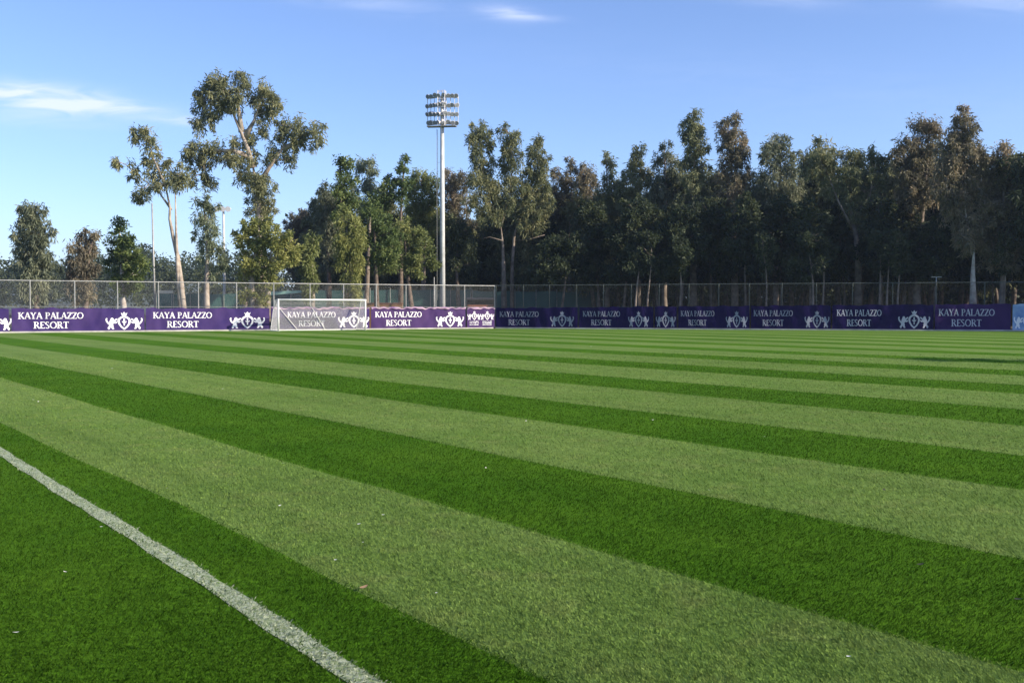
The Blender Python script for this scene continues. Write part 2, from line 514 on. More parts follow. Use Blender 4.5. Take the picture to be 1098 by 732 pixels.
# petals and leaves lying on the turf
def scrap(name, px, py, size, m, label, cat, group=None):
    c = on_ground(px, py) + Vector((0, 0, 0.026))
    a = random.uniform(0, 6.28); t = Vector((math.cos(a), math.sin(a), 0.15)); s = Vector((-math.sin(a), math.cos(a), 0.1))
    prof = [(-1.0, 0.06), (-0.6, 0.42), (-0.1, 0.55), (0.4, 0.45), (0.8, 0.22), (1.0, 0.04)]
    v, f = [], []
    for u, w in prof:
        curl = 0.25 * u * u
        for k in (-1, 0, 1):
            v.append(c + t * u * size + s * k * w * size + Vector((0, 0, size * (curl + 0.22 * abs(k) * w))))
    for i in range(len(prof) - 1):
        for k in range(2):
            b = i * 3 + k
            f.append((b, b + 1, b + 4, b + 3))
    o = np_mesh(name, np.array(v), np.array(f), m, origin=c, smooth=True)
    return tag(o, label, cat, group)


PET = [(244, 489), (303, 499), (179, 526), (411, 555), (389, 585), (360, 604), (385, 565), (70, 617), (109, 568), (760, 528), (910, 709),
       (120, 396), (36, 430), (41, 432), (75, 417), (339, 426), (239, 418), (564, 453), (521, 504), (634, 372), (820, 470), (700, 452), (468, 640), (300, 545)]
for i, (x, y) in enumerate(PET):
    d = on_ground(x, y).length
    scrap('petal', x, y, 0.009 + 0.0007 * d, M['petal'], 'tiny white petal lying on the mown grass away from the white line', 'petal', 'white petals scattered on the grass')
scrap('petal', 17, 683, 0.017, M['petal'], 'large white petal on the dark grass left of the white line near the lower edge', 'petal', 'white petals scattered on the grass')
scrap('fallen_leaf', 390, 634, 0.030, M['dead_leaf'], 'brown dry leaf lying on the pale stripe beside the dark edge', 'leaf')
scrap('fallen_leaf', 987, 609, 0.026, M['dark_leaf'], 'dark curled leaf on the wide dark stripe at lower right', 'leaf')
scrap('fallen_leaf', 1092, 647, 0.026, M['dark_leaf'], 'dark leaf on the dark stripe at the very right edge', 'leaf')
scrap('fallen_leaf', 948, 528, 0.026, M['dark_leaf'], 'small dark leaf on the pale stripe at right', 'leaf')

# ------------------------------------------------------------------ lettering
def arc(cx, cy, rx, ry, a0, a1, n=10):
    return [(cx + rx * math.cos(math.radians(a0 + (a1 - a0) * i / n)), cy + ry * math.sin(math.radians(a0 + (a1 - a0) * i / n))) for i in range(n + 1)]


TK, TN, SF = 0.165, 0.075, 0.055


def ser(x, y, w=0.2):
    return ([(x - w, y), (x + w, y)], SF)


GL = {
    'K': (0.80, [([(.16, 0), (.16, 1)], TK), ([(.2, .44), (.66, .98)], TN), ([(.34, .58), (.72, .02)], TK), ser(.16, .03), ser(.16, .97), ser(.66, .97, .14), ser(.72, .03, .14)]),
    'A': (0.82, [([(.10, .02), (.40, 1)], TN), ([(.40, 1), (.72, .02)], TK), ([(.2, .34), (.6, .34)], TN), ser(.10, .03, .14), ser(.72, .03, .15)]),
    'Y': (0.74, [([(.10, .98), (.37, .45)], TK), ([(.64, .98), (.37, .45)], TN), ([(.37, .5), (.37, 0)], TK), ser(.10, .97, .15), ser(.64, .97, .13), ser(.37, .03)]),
    'P': (0.64, [([(.16, 0), (.16, 1)], TK), ([(.2, .96)] + arc(.33, .73, .22, .23, 85, -85) + [(.2, .5)], .10), ser(.16, .03), ser(.1, .97, .12)]),
    'L': (0.62, [([(.16, 0), (.16, 1)], TK), ([(.16, .04), (.56, .04)], TN), ([(.56, 0), (.58, .2)], SF), ser(.16, .97)]),
    'Z': (0.68, [([(.06, .96), (.62, .96)], TN), ([(.58, .95), (.09, .05)], TK), ([(.04, .04), (.62, .04)], TN), ([(.07, .98), (.06, .8)], SF), ([(.61, 0), (.63, .2)], SF)]),
    'O': (0.90, [(arc(.45, .5, .36, .46, 0, 360, 20), .13)]),
    'R': (0.76, [([(.16, 0), (.16, 1)], TK), ([(.2, .96)] + arc(.33, .74, .21, .22, 85, -85) + [(.2, .52)], .10), ([(.34, .52), (.68, .02)], TK), ser(.16, .03), ser(.1, .97, .12), ser(.68, .03, .12)]),
    'E': (0.62, [([(.16, 0), (.16, 1)], TK), ([(.16, .96), (.55, .96)], TN), ([(.16, .51), (.47, .51)], TN), ([(.16, .04), (.57, .04)], TN), ([(.55, .98), (.55, .8)], SF), ([(.57, .02), (.58, .2)], SF), ser(.1, .03, .12)]),
    'S': (0.56, [(arc(.28, .74, .19, .22, 30, 200, 8) + [(.2, .6), (.36, .44)] + arc(.28, .25, .19, .22, 40, -150, 8), .12)]),
    'T': (0.70, [([(.05, .95), (.65, .95)], TN), ([(.35, 0), (.35, .97)], TK), ser(.35, .03), ([(.06, .98), (.05, .8)], SF), ([(.64, .98), (.65, .8)], SF)]),
    ' ': (0.38, []),
}


def stroke_quads(pts, th):
    out = []
    n = len(pts)
    left, right = [], []
    for i, (x, y) in enumerate(pts):
        x0, y0 = pts[max(i - 1, 0)]; x1, y1 = pts[min(i + 1, n - 1)]
        if pts[0] == pts[-1] and i in (0, n - 1):
            x0, y0 = pts[n - 2]; x1, y1 = pts[1]
        dx, dy = x1 - x0, y1 - y0; l = math.hypot(dx, dy) or 1
        # verticals are thick and horizontals thin inside bowls
        t = th * (0.55 + 0.6 * abs(dy) / l) if n > 3 else th
        left.append((x - dy / l * t / 2, y + dx / l * t / 2)); right.append((x + dy / l * t / 2, y - dx / l * t / 2))
    for i in range(n - 1):
        out.append((left[i], right[i], right[i + 1], left[i + 1]))
    return out


def text_quads(txt, cx, base, cap, width):
    """quads (list of 4 (s,h) points, layer) of a line of serif capitals centred at cx"""
    tot = sum(GL[c][0] for c in txt)
    k = width / tot
    x = cx - width / 2
    res = []
    for c in txt:
        w, strokes = GL[c]
        for li, (pts, th) in enumerate(strokes):
            for q in stroke_quads(pts, th):
                res.append(([(x + a * k, base + b * cap) for a, b in q], li))
        x += w * k
    return res


LION = [(.10, .00), (.22, .02), (.25, .12), (.34, .20), (.46, .02), (.60, .02), (.62, .10), (.54, .14), (.56, .30), (.50, .42), (.58, .52), (.74, .50), (.88, .58), (.90, .68),
        (.78, .66), (.66, .64), (.80, .78), (.92, .84), (.88, .94), (.74, .90), (.62, .78), (.60, .88), (.48, 1.0), (.34, .96), (.30, .84), (.22, .70), (.20, .54), (.12, .62),
        (.00, .78), (.04, .94), (-.06, .98), (-.14, .84), (-.08, .64), (.06, .48), (.18, .40), (.16, .26), (.04, .14)]


def crest_polys(cx, base, h, w):
    """coat of arms: crowned shield held by two rampant lions; list of ([(s,h)], layer)"""
    P = []
    X = lambda a: cx + a * w
    Y = lambda b: base + b * h
    out = [(0, .80), (.09, .76), (.17, .66), (.20, .52), (.18, .34), (.10, .14), (0, .0)]
    inn = [(0, .70), (.06, .67), (.115, .60), (.135, .50), (.12, .35), (.065, .20), (0, .11)]
    for sgn in (1, -1):
        for i in range(len(out) - 1):
            P.append(([(X(sgn * out[i][0]), Y(out[i][1])), (X(sgn * out[i + 1][0]), Y(out[i + 1][1])), (X(sgn * inn[i + 1][0]), Y(inn[i + 1][1])), (X(sgn * inn[i][0]), Y(inn[i][1]))], 0))
        P.append(([(X(sgn * (-.51 + a * .34)), Y(.03 + b * .66)) for a, b in LION], 1))
    # crown
    P.append(([(X(a), Y(b)) for a, b in ((-.06, .80), (.06, .80), (.10, .98), (.05, .91), (0, 1.02), (-.05, .91), (-.10, .98))], 2))
    # sprig inside the shield
    P.append(([(X(a), Y(b)) for a, b in ((-.018, .24), (.018, .24), (.024, .62), (0, .66), (-.024, .62))], 3))
    P.append(([(X(a), Y(b)) for a, b in ((-.075, .50), (-.05, .40), (.05, .40), (.075, .50), (.03, .47), (-.03, .47))], 4))
    return P


# ------------------------------------------------------------------ banners
def cloth_wave(s, h, ph):
    return 0.030 * math.sin(s * 1.9 + ph) + 0.020 * math.sin(s * 5.3 + h * 1.7 + ph * 2) + 0.010 * math.sin(h * 3.0 + s * 0.7 + ph) + 0.010 * math.sin(s * 7.3 + h * 6.0 * math.sin(s * .8 + ph))


def banner(px0, px1, texts, crests, label, cloth, prt, hgt0, hgt1, hem=False, small=None, group='sponsor banners along the fence'):
    A, T, n = run_of((px0 + px1) / 2)
    s0, s1 = hit(px0, A, T), hit(px1, A, T)
    if s1 < s0: s0, s1 = s1, s0
    ph = s0 * 0.37
    org = A + T * ((s0 + s1) / 2)
    gap = 0.025

    def W_(s, h, off=0.0):
        return A + T * s + n * (0.10 + cloth_wave(s, h, ph) + off) + Vector((0, 0, h))

    def top(s):
        k = (s - s0) / (s1 - s0)
        return hgt0 + (hgt1 - hgt0) * k + 0.025 * math.sin(s * 2.3 + ph) + 0.018 * math.sin(s * 6.1) - 0.05 * abs(math.sin(s * 1.75 + ph))

    ns, nh = max(8, int((s1 - s0) / 0.12)), 12
    v, f = [], []
    for i in range(ns + 1):
        s = s0 + gap + (s1 - s0 - 2 * gap) * i / ns
        for j in range(nh + 1):
            v.append(W_(s, 0.05 + (top(s) - 0.05) * j / nh))
    for i in range(ns):
        for j in range(nh):
            a = i * (nh + 1) + j
            f.append((a, a + nh + 1, a + nh + 2, a + 1))
    # thickness: a back sheet 8 mm behind
    nv = len(v)
    v += [p - n * 0.008 for p in v]
    f += [(b + nv, a + nv, d + nv, c + nv) for a, b, c, d in [(q[0], q[1], q[2], q[3]) for q in f]]
    root = thing('banner', org, label, 'banner', group)
    np_mesh('cloth', np.array(v), np.array(f), cloth, root, smooth=True)
    if hem:
        mb = MB()
        pts, rad = [], []
        for i in range(ns * 2 + 1):
            s = s0 + gap + (s1 - s0 - 2 * gap) * i / (ns * 2)
            pts.append(W_(s, top(s) - 0.02 + 0.03 * math.sin(s * 9 + ph), 0.01)); rad.append(0.075 + 0.04 * math.sin(s * 4.1 + ph) * math.sin(s * 1.3))
        mb.tube(pts, rad, 7)
        mb.build('hem', M['hem'], root, smooth=True)
    if texts:
        for (tx, w_px, cap) in texts:
            sc = hit(tx, A, T)
            wm = abs(hit(tx + w_px / 2, A, T) - hit(tx - w_px / 2, A, T))
            H0 = hgt0 + (hgt1 - hgt0) * (sc - s0) / (s1 - s0)
            for txt, base, ww in (('KAYA PALAZZO', H0 * 0.56, wm), ('RESORT', H0 * 0.17, wm * 0.54)):
                mb = MB()
                for q, li in text_quads(txt, sc, base, cap * (1.0 if ww == wm else 1.06), ww):
                    mb.quad(*[W_(a, b, 0.014 + 0.002 * li) for a, b in q])
                mb.build('lettering', prt, root)
    for (cxp, w_px, hm) in crests:
        sc = hit(cxp, A, T)
        wm = abs(hit(cxp + w_px / 2, A, T) - hit(cxp - w_px / 2, A, T))
        mb = MB()
        for poly, li in crest_polys(sc, 0.16 if hm > 1 else 0.75, hm, wm):
            pts = [W_(a, b, 0.014 + 0.002 * li) for a, b in poly]
            base = len(mb.v); mb.v += pts
            if len(pts) == 4 and li == 0:
                mb.f.append(tuple(range(base, base + 4)))
            else:
                for t in tessellate_polygon([[Vector((a, b, 0)) for a, b in poly]]):
                    mb.f.append(tuple(base + i for i in t))
        mb.build('crest', prt, root)
    if small:      # unreadable small print: three lines of short dashes
        for cxp in small:
            sc = hit(cxp, A, T)
            for hh in (0.60, 0.46, 0.32):
                mb = MB(); x = sc - 0.45; lo = True
                mb.v += [W_(x, hh, 0.014), W_(x, hh + .05, 0.014)]
                while x < sc + 0.4:
                    x += random.uniform(0.03, 0.09); t_ = random.choice((0.012, 0.05, 0.07))
                    mb.v += [W_(x, hh, 0.014), W_(x, hh + t_, 0.014)]
                    k = len(mb.v) - 4
                    mb.f.append((k, k + 2, k + 3, k + 1))
                mb.build('small_print', prt, root)
    return root


banner(-110, 10, [(-70, 74, .46)], [(-8, 38, 1.32)], 'purple banner at the left picture edge showing only the side of a white crest', M['purple'], M['print'], 1.80, 1.80)
banner(12, 155, [(55, 70, .46)], [(133, 36, 1.32)], 'purple banner in front of the two leftmost grey and brown trees, white lettering and crest', M['purple'], M['print'], 1.80, 1.80)
banner(156, 289, [(196, 63, .46)], [(265, 34, 1.32)], 'purple banner between the thin two-stemmed gum tree and the goal, white lettering and crest', M['purple'], M['print'], 1.80, 1.82)
banner(290, 396, [(334, 52, .46)], [(379, 30, 1.34)], 'purple banner seen through the goal net, lilac crumpled top', M['purple'], M['print'], 1.82, 1.84, hem=True)
banner(397, 499, [(427, 50, .46)], [(482, 27, 1.34)], 'purple banner between the goal and the floodlight mast, lettering left of crest', M['purple_worn'], M['print'], 1.84, 1.84, hem=True)
banner(500, 530, [], [(508, 13, .78), (522, 13, .78)], 'short purple banner with two small white crests above small print at the fence corner', M['purple_worn'], M['print'], 1.84, 1.82, hem=True, small=[508, 522])
banner(532, 620, [(557, 42, .46)], [(603, 23, 1.36)], 'shaded purple banner just right of the fence corner, first in the shade', M['purple_shaded'], M['print_shaded'], 1.84, 1.90)
banner(621, 701, [(645, 40, .46)], [(685, 20, 1.36)], 'shaded purple banner second from the corner, crest beside another lone crest', M['purple_shaded'], M['print_shaded'], 1.90, 1.95)
banner(702, 726, [], [(714, 19, 1.36)], 'short shaded purple banner with one crest and no lettering', M['purple_shaded'], M['print_shaded'], 1.95, 1.97)
banner(727, 804, [(748, 36, .46)], [(790, 21, 1.38)], 'shaded purple banner right of the short banner with the lone crest', M['purple_shaded'], M['print_shaded'], 1.97, 2.01)
banner(805, 891, [(829, 42, .48)], [(876, 24, 1.40)], 'shaded purple banner below the grey spreading tree, third lettered banner from the right end', M['purple_shaded'], M['print_shaded'], 2.01, 2.06)
banner(892, 1001, [(921, 48, .50)], [(980, 31, 1.44)], 'shaded purple banner left of the brighter purple one, large crest at its right end', M['purple_shaded'], M['print_half_shaded'], 2.06, 2.11)
banner(1002, 1084, [(1036, 60, .52)], [], 'brighter purple banner with lettering and no crest under the tallest tree', M['purple_half_shaded'], M['print_half_shaded'], 2.11, 2.14)
banner(1085, 1150, [], [(1102, 28, 1.40)], 'pale blue banner with white crest at the right picture edge', M['bluepanel'], M['print'], 2.14, 2.16)

# kerbs under the banners
for nm, A, T, n, a, b in (('kerb', LA, LT, LN, -22, (LB - LA).length - 0.3), ('kerb', RA, RT, RN, 0.1, 62)):
    mb = MB(); c = A + T * ((a + b) / 2) + n * 0.14
    mb.box(c + Vector((0, 0, 0.05)), T * (b - a) / 2, n * 0.09, Vector((0, 0, 0.06)))
    tag(mb.build(nm, M['kerb']), kind='structure')


# ------------------------------------------------------------------ chain-link fences
def chain_fence(A, T, n, posts_s, hgt, label, metal, wire, rail_to=None, back=0.35, pitch=0.11):
    A = A - n * back
    root = thing('chain_link_fence', A + T * ((posts_s[0] + posts_s[-1]) / 2), label, 'fence')
    for s in posts_s:
        mb = MB(); p = A + T * s
        mb.tube([p, p + Vector((0, 0, hgt + 0.05))], 0.045, 8)
        mb.build('post', metal, root, smooth=False)
    s0, s1 = posts_s[0], posts_s[-1]
    mb = MB(); mb.tube([A + T * s0 + Vector((0, 0, hgt)), A + T * s1 + Vector((0, 0, hgt))], 0.035, 7)
    mb.build('top_rail', metal, root)
    mb = MB(); mb.tube([A + T * s0 + Vector((0, 0, hgt * .5)), A + T * s1 + Vector((0, 0, hgt * .5))], 0.016, 6)
    mb.build('middle_wire', metal, root)
    # wire mesh: two families of slanting wires
    v, f = [], []
    r = 0.0022
    hh = hgt - 0.05
    for sg in (1, -1):
        off = n * 0.05 * (1 if sg > 0 else 1.12)
        k = s0 - hh
        while k < s1 + hh:
            a, b = k, k + sg * hh
            z0, z1 = 0.03, hh
            # clip to the run
            def cl(x, x_o, z, z_o):
                return x, z
            lo, hi = 0.0, 1.0
            d = b - a
            for bound, side in ((s0, 1), (s1, -1)):
                ta = (bound - a) / d
                if (d > 0) == (side > 0): lo = max(lo, ta)
                else: hi = min(hi, ta)
            if hi - lo > 0.02:
                P0 = A + T * (a + d * lo) + Vector((0, 0, z0 + (z1 - z0) * lo)) + off
                P1 = A + T * (a + d * hi) + Vector((0, 0, z0 + (z1 - z0) * hi)) + off
                dd = (P1 - P0).normalized(); u = dd.cross(n).normalized() * r; w = n * r
                m0 = len(v)
                for P in (P0, P1):
                    v += [P + u, P - u * 0.5 + w * 0.87, P - u * 0.5 - w * 0.87]
                for i in range(3):
                    f.append((m0 + i, m0 + (i + 1) % 3, m0 + 3 + (i + 1) % 3, m0 + 3 + i))
            k += pitch
    np_mesh('wire_mesh', np.array(v), np.array(f), wire, root)
    return root


def corner(back):
    a, b = LA - LN * back, RA - RN * back
    # a + s LT = b + t RT
    det = LT.x * -RT.y + RT.x * LT.y
    d = b - a
    s_ = (d.x * -RT.y + RT.x * d.y) / det
    t_ = (LT.x * d.y - LT.y * d.x) / det
    return s_, t_


cs, ct = corner(0.35)
lp = [hit(x, LA, LT) for x in (-60, -14, 33, 81, 127, 171, 214, 255, 295, 334, 370, 405, 437, 469, 500)] + [cs]
chain_fence(LA, LT, LN, lp, 3.78, 'tall grey chain-link fence behind the sunlit purple banners', M['metal'], M['wire'])
rp = [ct + 0.12] + [hit(x, RA, RT) for x in (560, 588, 617, 646, 676, 706, 738, 770, 803, 838, 875, 914, 957, 1004, 1056, 1112)]
chain_fence(RA, RT, RN, rp, 3.80, 'tall chain-link fence behind the shaded purple banners', M['metal_shaded'], M['wire_shaded'])

# ------------------------------------------------------------------ goal
def goal():
    g0 = at(298.5, YH, 82.5); g0.z = 0
    gt = Vector((0.84, 0.543, 0)).normalized()
    gn = Vector((-gt.y, gt.x, 0))       # away from the pitch
    g1 = g0 + gt * 7.32
    Z = Vector((0, 0, 1))
    root = thing('football_goal', (g0 + g1) / 2, 'white football goal with netting standing in front of the purple banners', 'goal')
    hgt = 2.44
    for p in (g0, g1):
        mb = MB(); mb.tube([p, p + Z * (hgt + 0.06)], 0.062, 10); mb.build('goalpost', M['white'], root, smooth=True)
    mb = MB(); mb.tube([g0 + Z * hgt - gt * 0.06, g1 + Z * hgt + gt * 0.06], 0.062, 10); mb.build('crossbar', M['white'], root, smooth=True)
    td, bd = 0.8, 1.75
    for p in (g0, g1):
        mb = MB()
        mb.tube([p + Z * hgt, p + Z * hgt + gn * td, p + Z * 0.04 + gn * bd], 0.026, 7)
        mb.tube([p + Z * 0.04, p + Z * 0.04 + gn * bd], 0.024, 7)
        mb.build('side_frame', M['white'], root)
    mb = MB(); mb.tube([g0 + gn * bd + Z * .04, g1 + gn * bd + Z * .04], 0.028, 7); mb.build('ground_bar', M['white'], root)
    mb = MB(); mb.tube([g0 + gn * td + Z * hgt, g1 + gn * td + Z * hgt], 0.012, 6); mb.build('net_rope', M['white'], root)
    for a, b in ((0.02, 0.30), (0.40, 0.62)):
        mb = MB(); q0 = g0 + gt * 7.32 * a; q1 = g0 + gt * 7.32 * b
        mb.tube([q0 + gn * 0.9 + Z * 2.1, q1 + gn * 1.65 + Z * 0.08], 0.024, 6); mb.build('net_stay', M['white'], root)
    # netting
    v, f = [], []

    def wire(P, Q, r=0.0062, k=3, sag=0.0):
        P, Q = Vector(P), Vector(Q)
        d = (Q - P).normalized(); u = d.orthogonal().normalized() * r; w = d.cross(u).normalized() * r
        m0 = len(v)
        for X in (P, Q):
            v.extend([X + u, X - u * .5 + w * .87, X - u * .5 - w * .87])
        for i in range(3):
            f.append((m0 + i, m0 + (i + 1) % 3, m0 + 3 + (i + 1) % 3, m0 + 3 + i))
    st = 0.07
    nx = int(7.32 / st)
    for i in range(nx + 1):
        q = g0 + gt * min(i * st, 7.32)
        wire(q + Z * hgt, q + Z * hgt + gn * td); wire(q + Z * hgt + gn * td, q + Z * 0.04 + gn * bd)
    for i in range(int(td / st) + 1):
        wire(g0 + Z * hgt + gn * i * st, g1 + Z * hgt + gn * i * st)
    for i in range(38):
        t = i / 37; o = gn * (td + (bd - td) * t) + Z * (hgt + (0.04 - hgt) * t)
        wire(g0 + o, g1 + o)
    for p in (g0, g1):
        for i in range(34):
            h = 0.04 + i * st
            wire(p + Z * h, p + Z * h + gn * (bd + (td - bd) * (h - 0.04) / hgt))
        for i in range(28):
            d = 0.06 + i * st
            hh = hgt if d <= td else hgt * (bd - d) / (bd - td)
            wire(p + Z * 0.04 + gn * d, p + Z * max(hh, 0.1) + gn * d)
    np_mesh('net', np.array(v), np.array(f), M['net'], root)


goal()


# ------------------------------------------------------------------ floodlight masts
def floodlight(px, Y, top_y, label, face, rows=4, cols=4, head_w=3.0, row_gap=None, copy_of=None, base=None):
    b = at(px, YH, Y) if base is None else Vector(base); b.z = 0
    ht = at(px, top_y, Y).z if base is None else top_y
    Z = Vector((0, 0, 1))
    root = thing('floodlight_mast', b, label, 'floodlight', 'floodlight masts')
    mb = MB(); mb.tube([b, b + Z * ht * .5, b + Z * (ht - 0.6)], [0.27, 0.215, 0.16], 14); mb.build('pole', M['mast'], root, smooth=True)
    mb = MB(); mb.tube([b, b + Z * .25], 0.42, 12); mb.build('base_plate', M['metal'], root)
    fdir = Vector(face).normalized(); sdir = Vector((fdir.y, -fdir.x, 0))
    # climbing ladder on the shaded side
    mb = MB(); lo = b + sdir * 0.46
    for d in (-0.17, 0.17):
        mb.tube([lo + fdir * d + Z * 2.5, lo + fdir * d + Z * (ht - 3.4)], 0.018, 5)
    for i in range(int((ht - 6.2) / 0.45)):
        z = 2.7 + i * .45
        mb.tube([lo - fdir * .17 + Z * z, lo + fdir * .17 + Z * z], 0.012, 4)
    for i in range(6):
        z = 3 + i * (ht - 7) / 6
        mb.tube([lo + Z * z, b + Z * z], 0.015, 4)
    mb.build('ladder', M['metal_dull'], root)
    row_gap = row_gap or 0.80
    # two wings of crossbars angled about the pole
    for sgn in (-1, 1):
        wd = (sdir * sgn * 0.94 - fdir * 0.34).normalized()
        wn = (fdir * 0.94 + sdir * sgn * 0.34).normalized()
        for r in range(rows):
            z = ht - 0.55 - r * row_gap
            mb = MB(); c = b + Z * z + fdir * 0.22
            mb.box(c + wd * head_w / 4, wd * head_w / 4, wn * 0.05, Z * 0.05)
            mb.build('crossbar', M['mast'], root)
            for k in range(cols):
                lc = c + wd * head_w / 2 * (k + 0.55) / cols + wn * (0.10 + random.uniform(-.06, .10)) + wd * random.uniform(-.05, .05) + Z * (0.14 + random.uniform(-.07, .07))
                ax = (wn - Z * random.uniform(0.22, 0.6) + wd * random.uniform(-.35, .35)).normalized()
                mb = MB()
                mb.tube([lc - ax * 0.24, lc - ax * 0.14, lc + ax * 0.06, lc + ax * 0.17], [0.08, 0.12, 0.19, 0.215], 10)
                mb.box(lc - ax * 0.20 - Z * 0.10, wd * .07, wn * .09, Z * .09)
                lamp = mb.build('lamp', M['lamp_body'], root, smooth=False)
                mb = MB(); mb.tube([lc + ax * 0.172, lc + ax * 0.182], [0.195, 0.18], 10); mb.build('lamp_glass', M['lamp_glass'], lamp)
        for k in range(cols):
            mb = MB(); e = b + fdir * 0.18 + wd * head_w / 2 * (k + 0.1) / cols
            mb.tube([e + Z * (ht - 0.5 - (rows - 1) * row_gap - .1), e + Z * (ht - .35)], 0.03, 6); mb.build('upright', M['mast'], root)
        if sgn > 0:
            mb = MB()
            for dx in (-.32, .32):
                for dy in (.0, .5):
                    q = b + sdir * dx + fdir * (dy - .1)
                    mb.tube([q + Z * (ht - 0.7 - (rows - 1) * row_gap), q + Z * (ht + .02)], 0.03, 5)
            for z in range(rows + 1):
                zz_ = ht + .0 - z * row_gap * .92
                for dy in (.0, .5):
                    q = b + fdir * (dy - .1) + Z * zz_
                    mb.tube([q - sdir * .32, q + sdir * .32], 0.025, 5)
                for dx in (-.32, .32):
                    q = b + sdir * dx + Z * zz_
                    mb.tube([q - fdir * .1, q + fdir * .4], 0.025, 5)
            mb.build('safety_cage', M['lamp_body'], root)
        # edge uprights
        mb = MB(); e = b + fdir * 0.22 + wd * head_w / 2
        mb.tube([e + Z * (ht - 0.5 - (rows - 1) * row_gap - .1), e + Z * (ht - .3)], 0.035, 6); mb.build('upright', M['mast'], root)
    # service platform below the lamps
    mb = MB(); zc = ht - 0.55 - (rows - 1) * row_gap - 0.24
    mb.box(b + Z * zc + fdir * 0.15, sdir * head_w * .44, fdir * .36, Z * 0.035)
    mb.build('platform', M['metal_dull'], root)
    mb = MB(); mb.tube([b + Z * (ht - .7), b + Z * (ht + .1)], 0.03, 6); mb.build('lightning_rod', M['metal'], root)
    return root


floodlight(474.5, 97.5, 98, 'tall white floodlight mast with a square cluster of lamps behind the left fence', (-0.15, -1, 0))
floodlight(0, 0, 20.5, 'floodlight mast on the right touchline whose lamp cluster throws a shadow on the pitch', (-1, 0.1, 0), base=(54.6, 21.4, 0))


def plain_pole(name, pts, Y, r, label, m, cat, extra=None):
    b = at(pts[0][0], YH, Y); b.z = 0
    root = thing(name, b, label, cat)
    mb = MB(); P = [at(x, y, Y) for x, y in pts]; P[0].z = 0
    mb.tube(P, [r * (1 - 0.35 * i / (len(P) - 1)) for i in range(len(P))], 8); mb.build('pole', m, root, smooth=True)
    if extra: extra(root, P[-1])
    return root


def small_lamps(root, top):
    for d in (-0.55, 0.0, 0.55):
        mb = MB(); c = top + Vector((d, -0.1, 0.05)); mb.tube([c - Vector((0, .15, -.06)), c + Vector((0, .10, -.04)), c + Vector((0, -.2, -.1))], [0.12, 0.26, 0.3], 9)
        mb.build('lamp', M['white'], root)
    mb = MB(); mb.box(top, Vector((.75, 0, 0)), Vector((0, .04, 0)), Vector((0, 0, .04))); mb.build('crossbar', M['metal'], root)


def tee(root, top):
    mb = MB(); mb.box(top, Vector((.42, 0, 0)), Vector((0, .05, 0)), Vector((0, 0, .035))); mb.build('crossbar', M['metal_dull'], root)


plain_pole('lamp_post', [(166.5, 330), (163, 218)], 118, 0.13, 'slim grey pole behind the thin two-stemmed gum tree', M['metal'], 'pole')
plain_pole('lamp_post', [(241, 330), (239.5, 224)], 112, 0.17, 'pale pole with small white lamps in the light green tree', M['mast'], 'floodlight', small_lamps)
plain_pole('fence_post', [(465.5, 330), (465.5, 297)], 96.4, 0.06, 'grey post standing taller than the fence left of the big mast', M['metal'], 'post')
plain_pole('fence_post', [(1004, 330), (1004, 297)], line_depth(1004) + 1.2, 0.07, 'lone T-topped post above the right-hand fence', M['metal'], 'post', tee)

# ------------------------------------------------------------------ behind the fence
def screen_fence(px0, px1, Y0, Y1, hgt, label, m, n_post):
    a, b = at(px0, YH, Y0), at(px1, YH, Y1); a.z = b.z = 0
    t = (b - a).normalized(); nn = Vector((t.y, -t.x, 0)); Lg = (b - a).length
    root = thing('windscreen_fence', (a + b) / 2, label, 'fence')
    ns = int(Lg / 0.6); v, f = [], []
    for i in range(ns + 1):
        s = Lg * i / ns
        for j in range(5):
            h = 0.05 + (hgt - 0.05) * j / 4
            v.append(a + t * s + nn * (0.06 * math.sin(s * 1.3) * math.sin(j * .9)) + Vector((0, 0, h - (0.08 * abs(math.sin(s * 0.8)) if j == 4 else 0))))
    for i in range(ns):
        for j in range(4):
            k = i * 5 + j; f.append((k, k + 5, k + 6, k + 1))
    nv = len(v); v += [p - nn * 0.01 for p in v]; f += [(d + nv, c + nv, b_ + nv, a_ + nv) for a_, b_, c, d in f]
    np_mesh('screen', np.array(v), np.array(f), m, root)
    for i in range(n_post + 1):
        mb = MB(); p = a + t * (Lg * i / n_post) + nn * 0.1
        mb.tube([p, p + Vector((0, 0, hgt + .15))], 0.04, 6); mb.build('post', M['metal_dull'], root)
    return root


screen_fence(168, 330, 108, 109, 3.3, 'teal green windscreen fence behind the goal and the big gum tree', M['teal'], 9)
screen_fence(333, 505, 104, 103, 3.6, 'dark teal windscreen fence behind the floodlight mast', M['teal'], 8)
screen_fence(506, 640, 103.5, 108, 3.5, 'teal windscreen fence near the dark dugout, half in shade', M['teal'], 6)

# pale teal sheet hanging askew, benches, dugout
b = at(305, YH, 106.5); b.z = 0
mb = MB(); v = []
P = [at(283, 317, 106.5), at(328, 313.5, 106.5), at(329, 311, 106.5), at(284, 313, 106.5)]
nb = Vector((0, 0.05, 0))
mb.v += P + [p + nb for p in P]
mb.f += [(0, 1, 2, 3), (7, 6, 5, 4), (0, 4, 5, 1), (1, 5, 6, 2), (2, 6, 7, 3), (3, 7, 4, 0)]
tag(mb.build('tarpaulin', M['pale_teal'], origin=b), 'pale teal sheet hanging askew on the screen above the goal', 'tarpaulin')


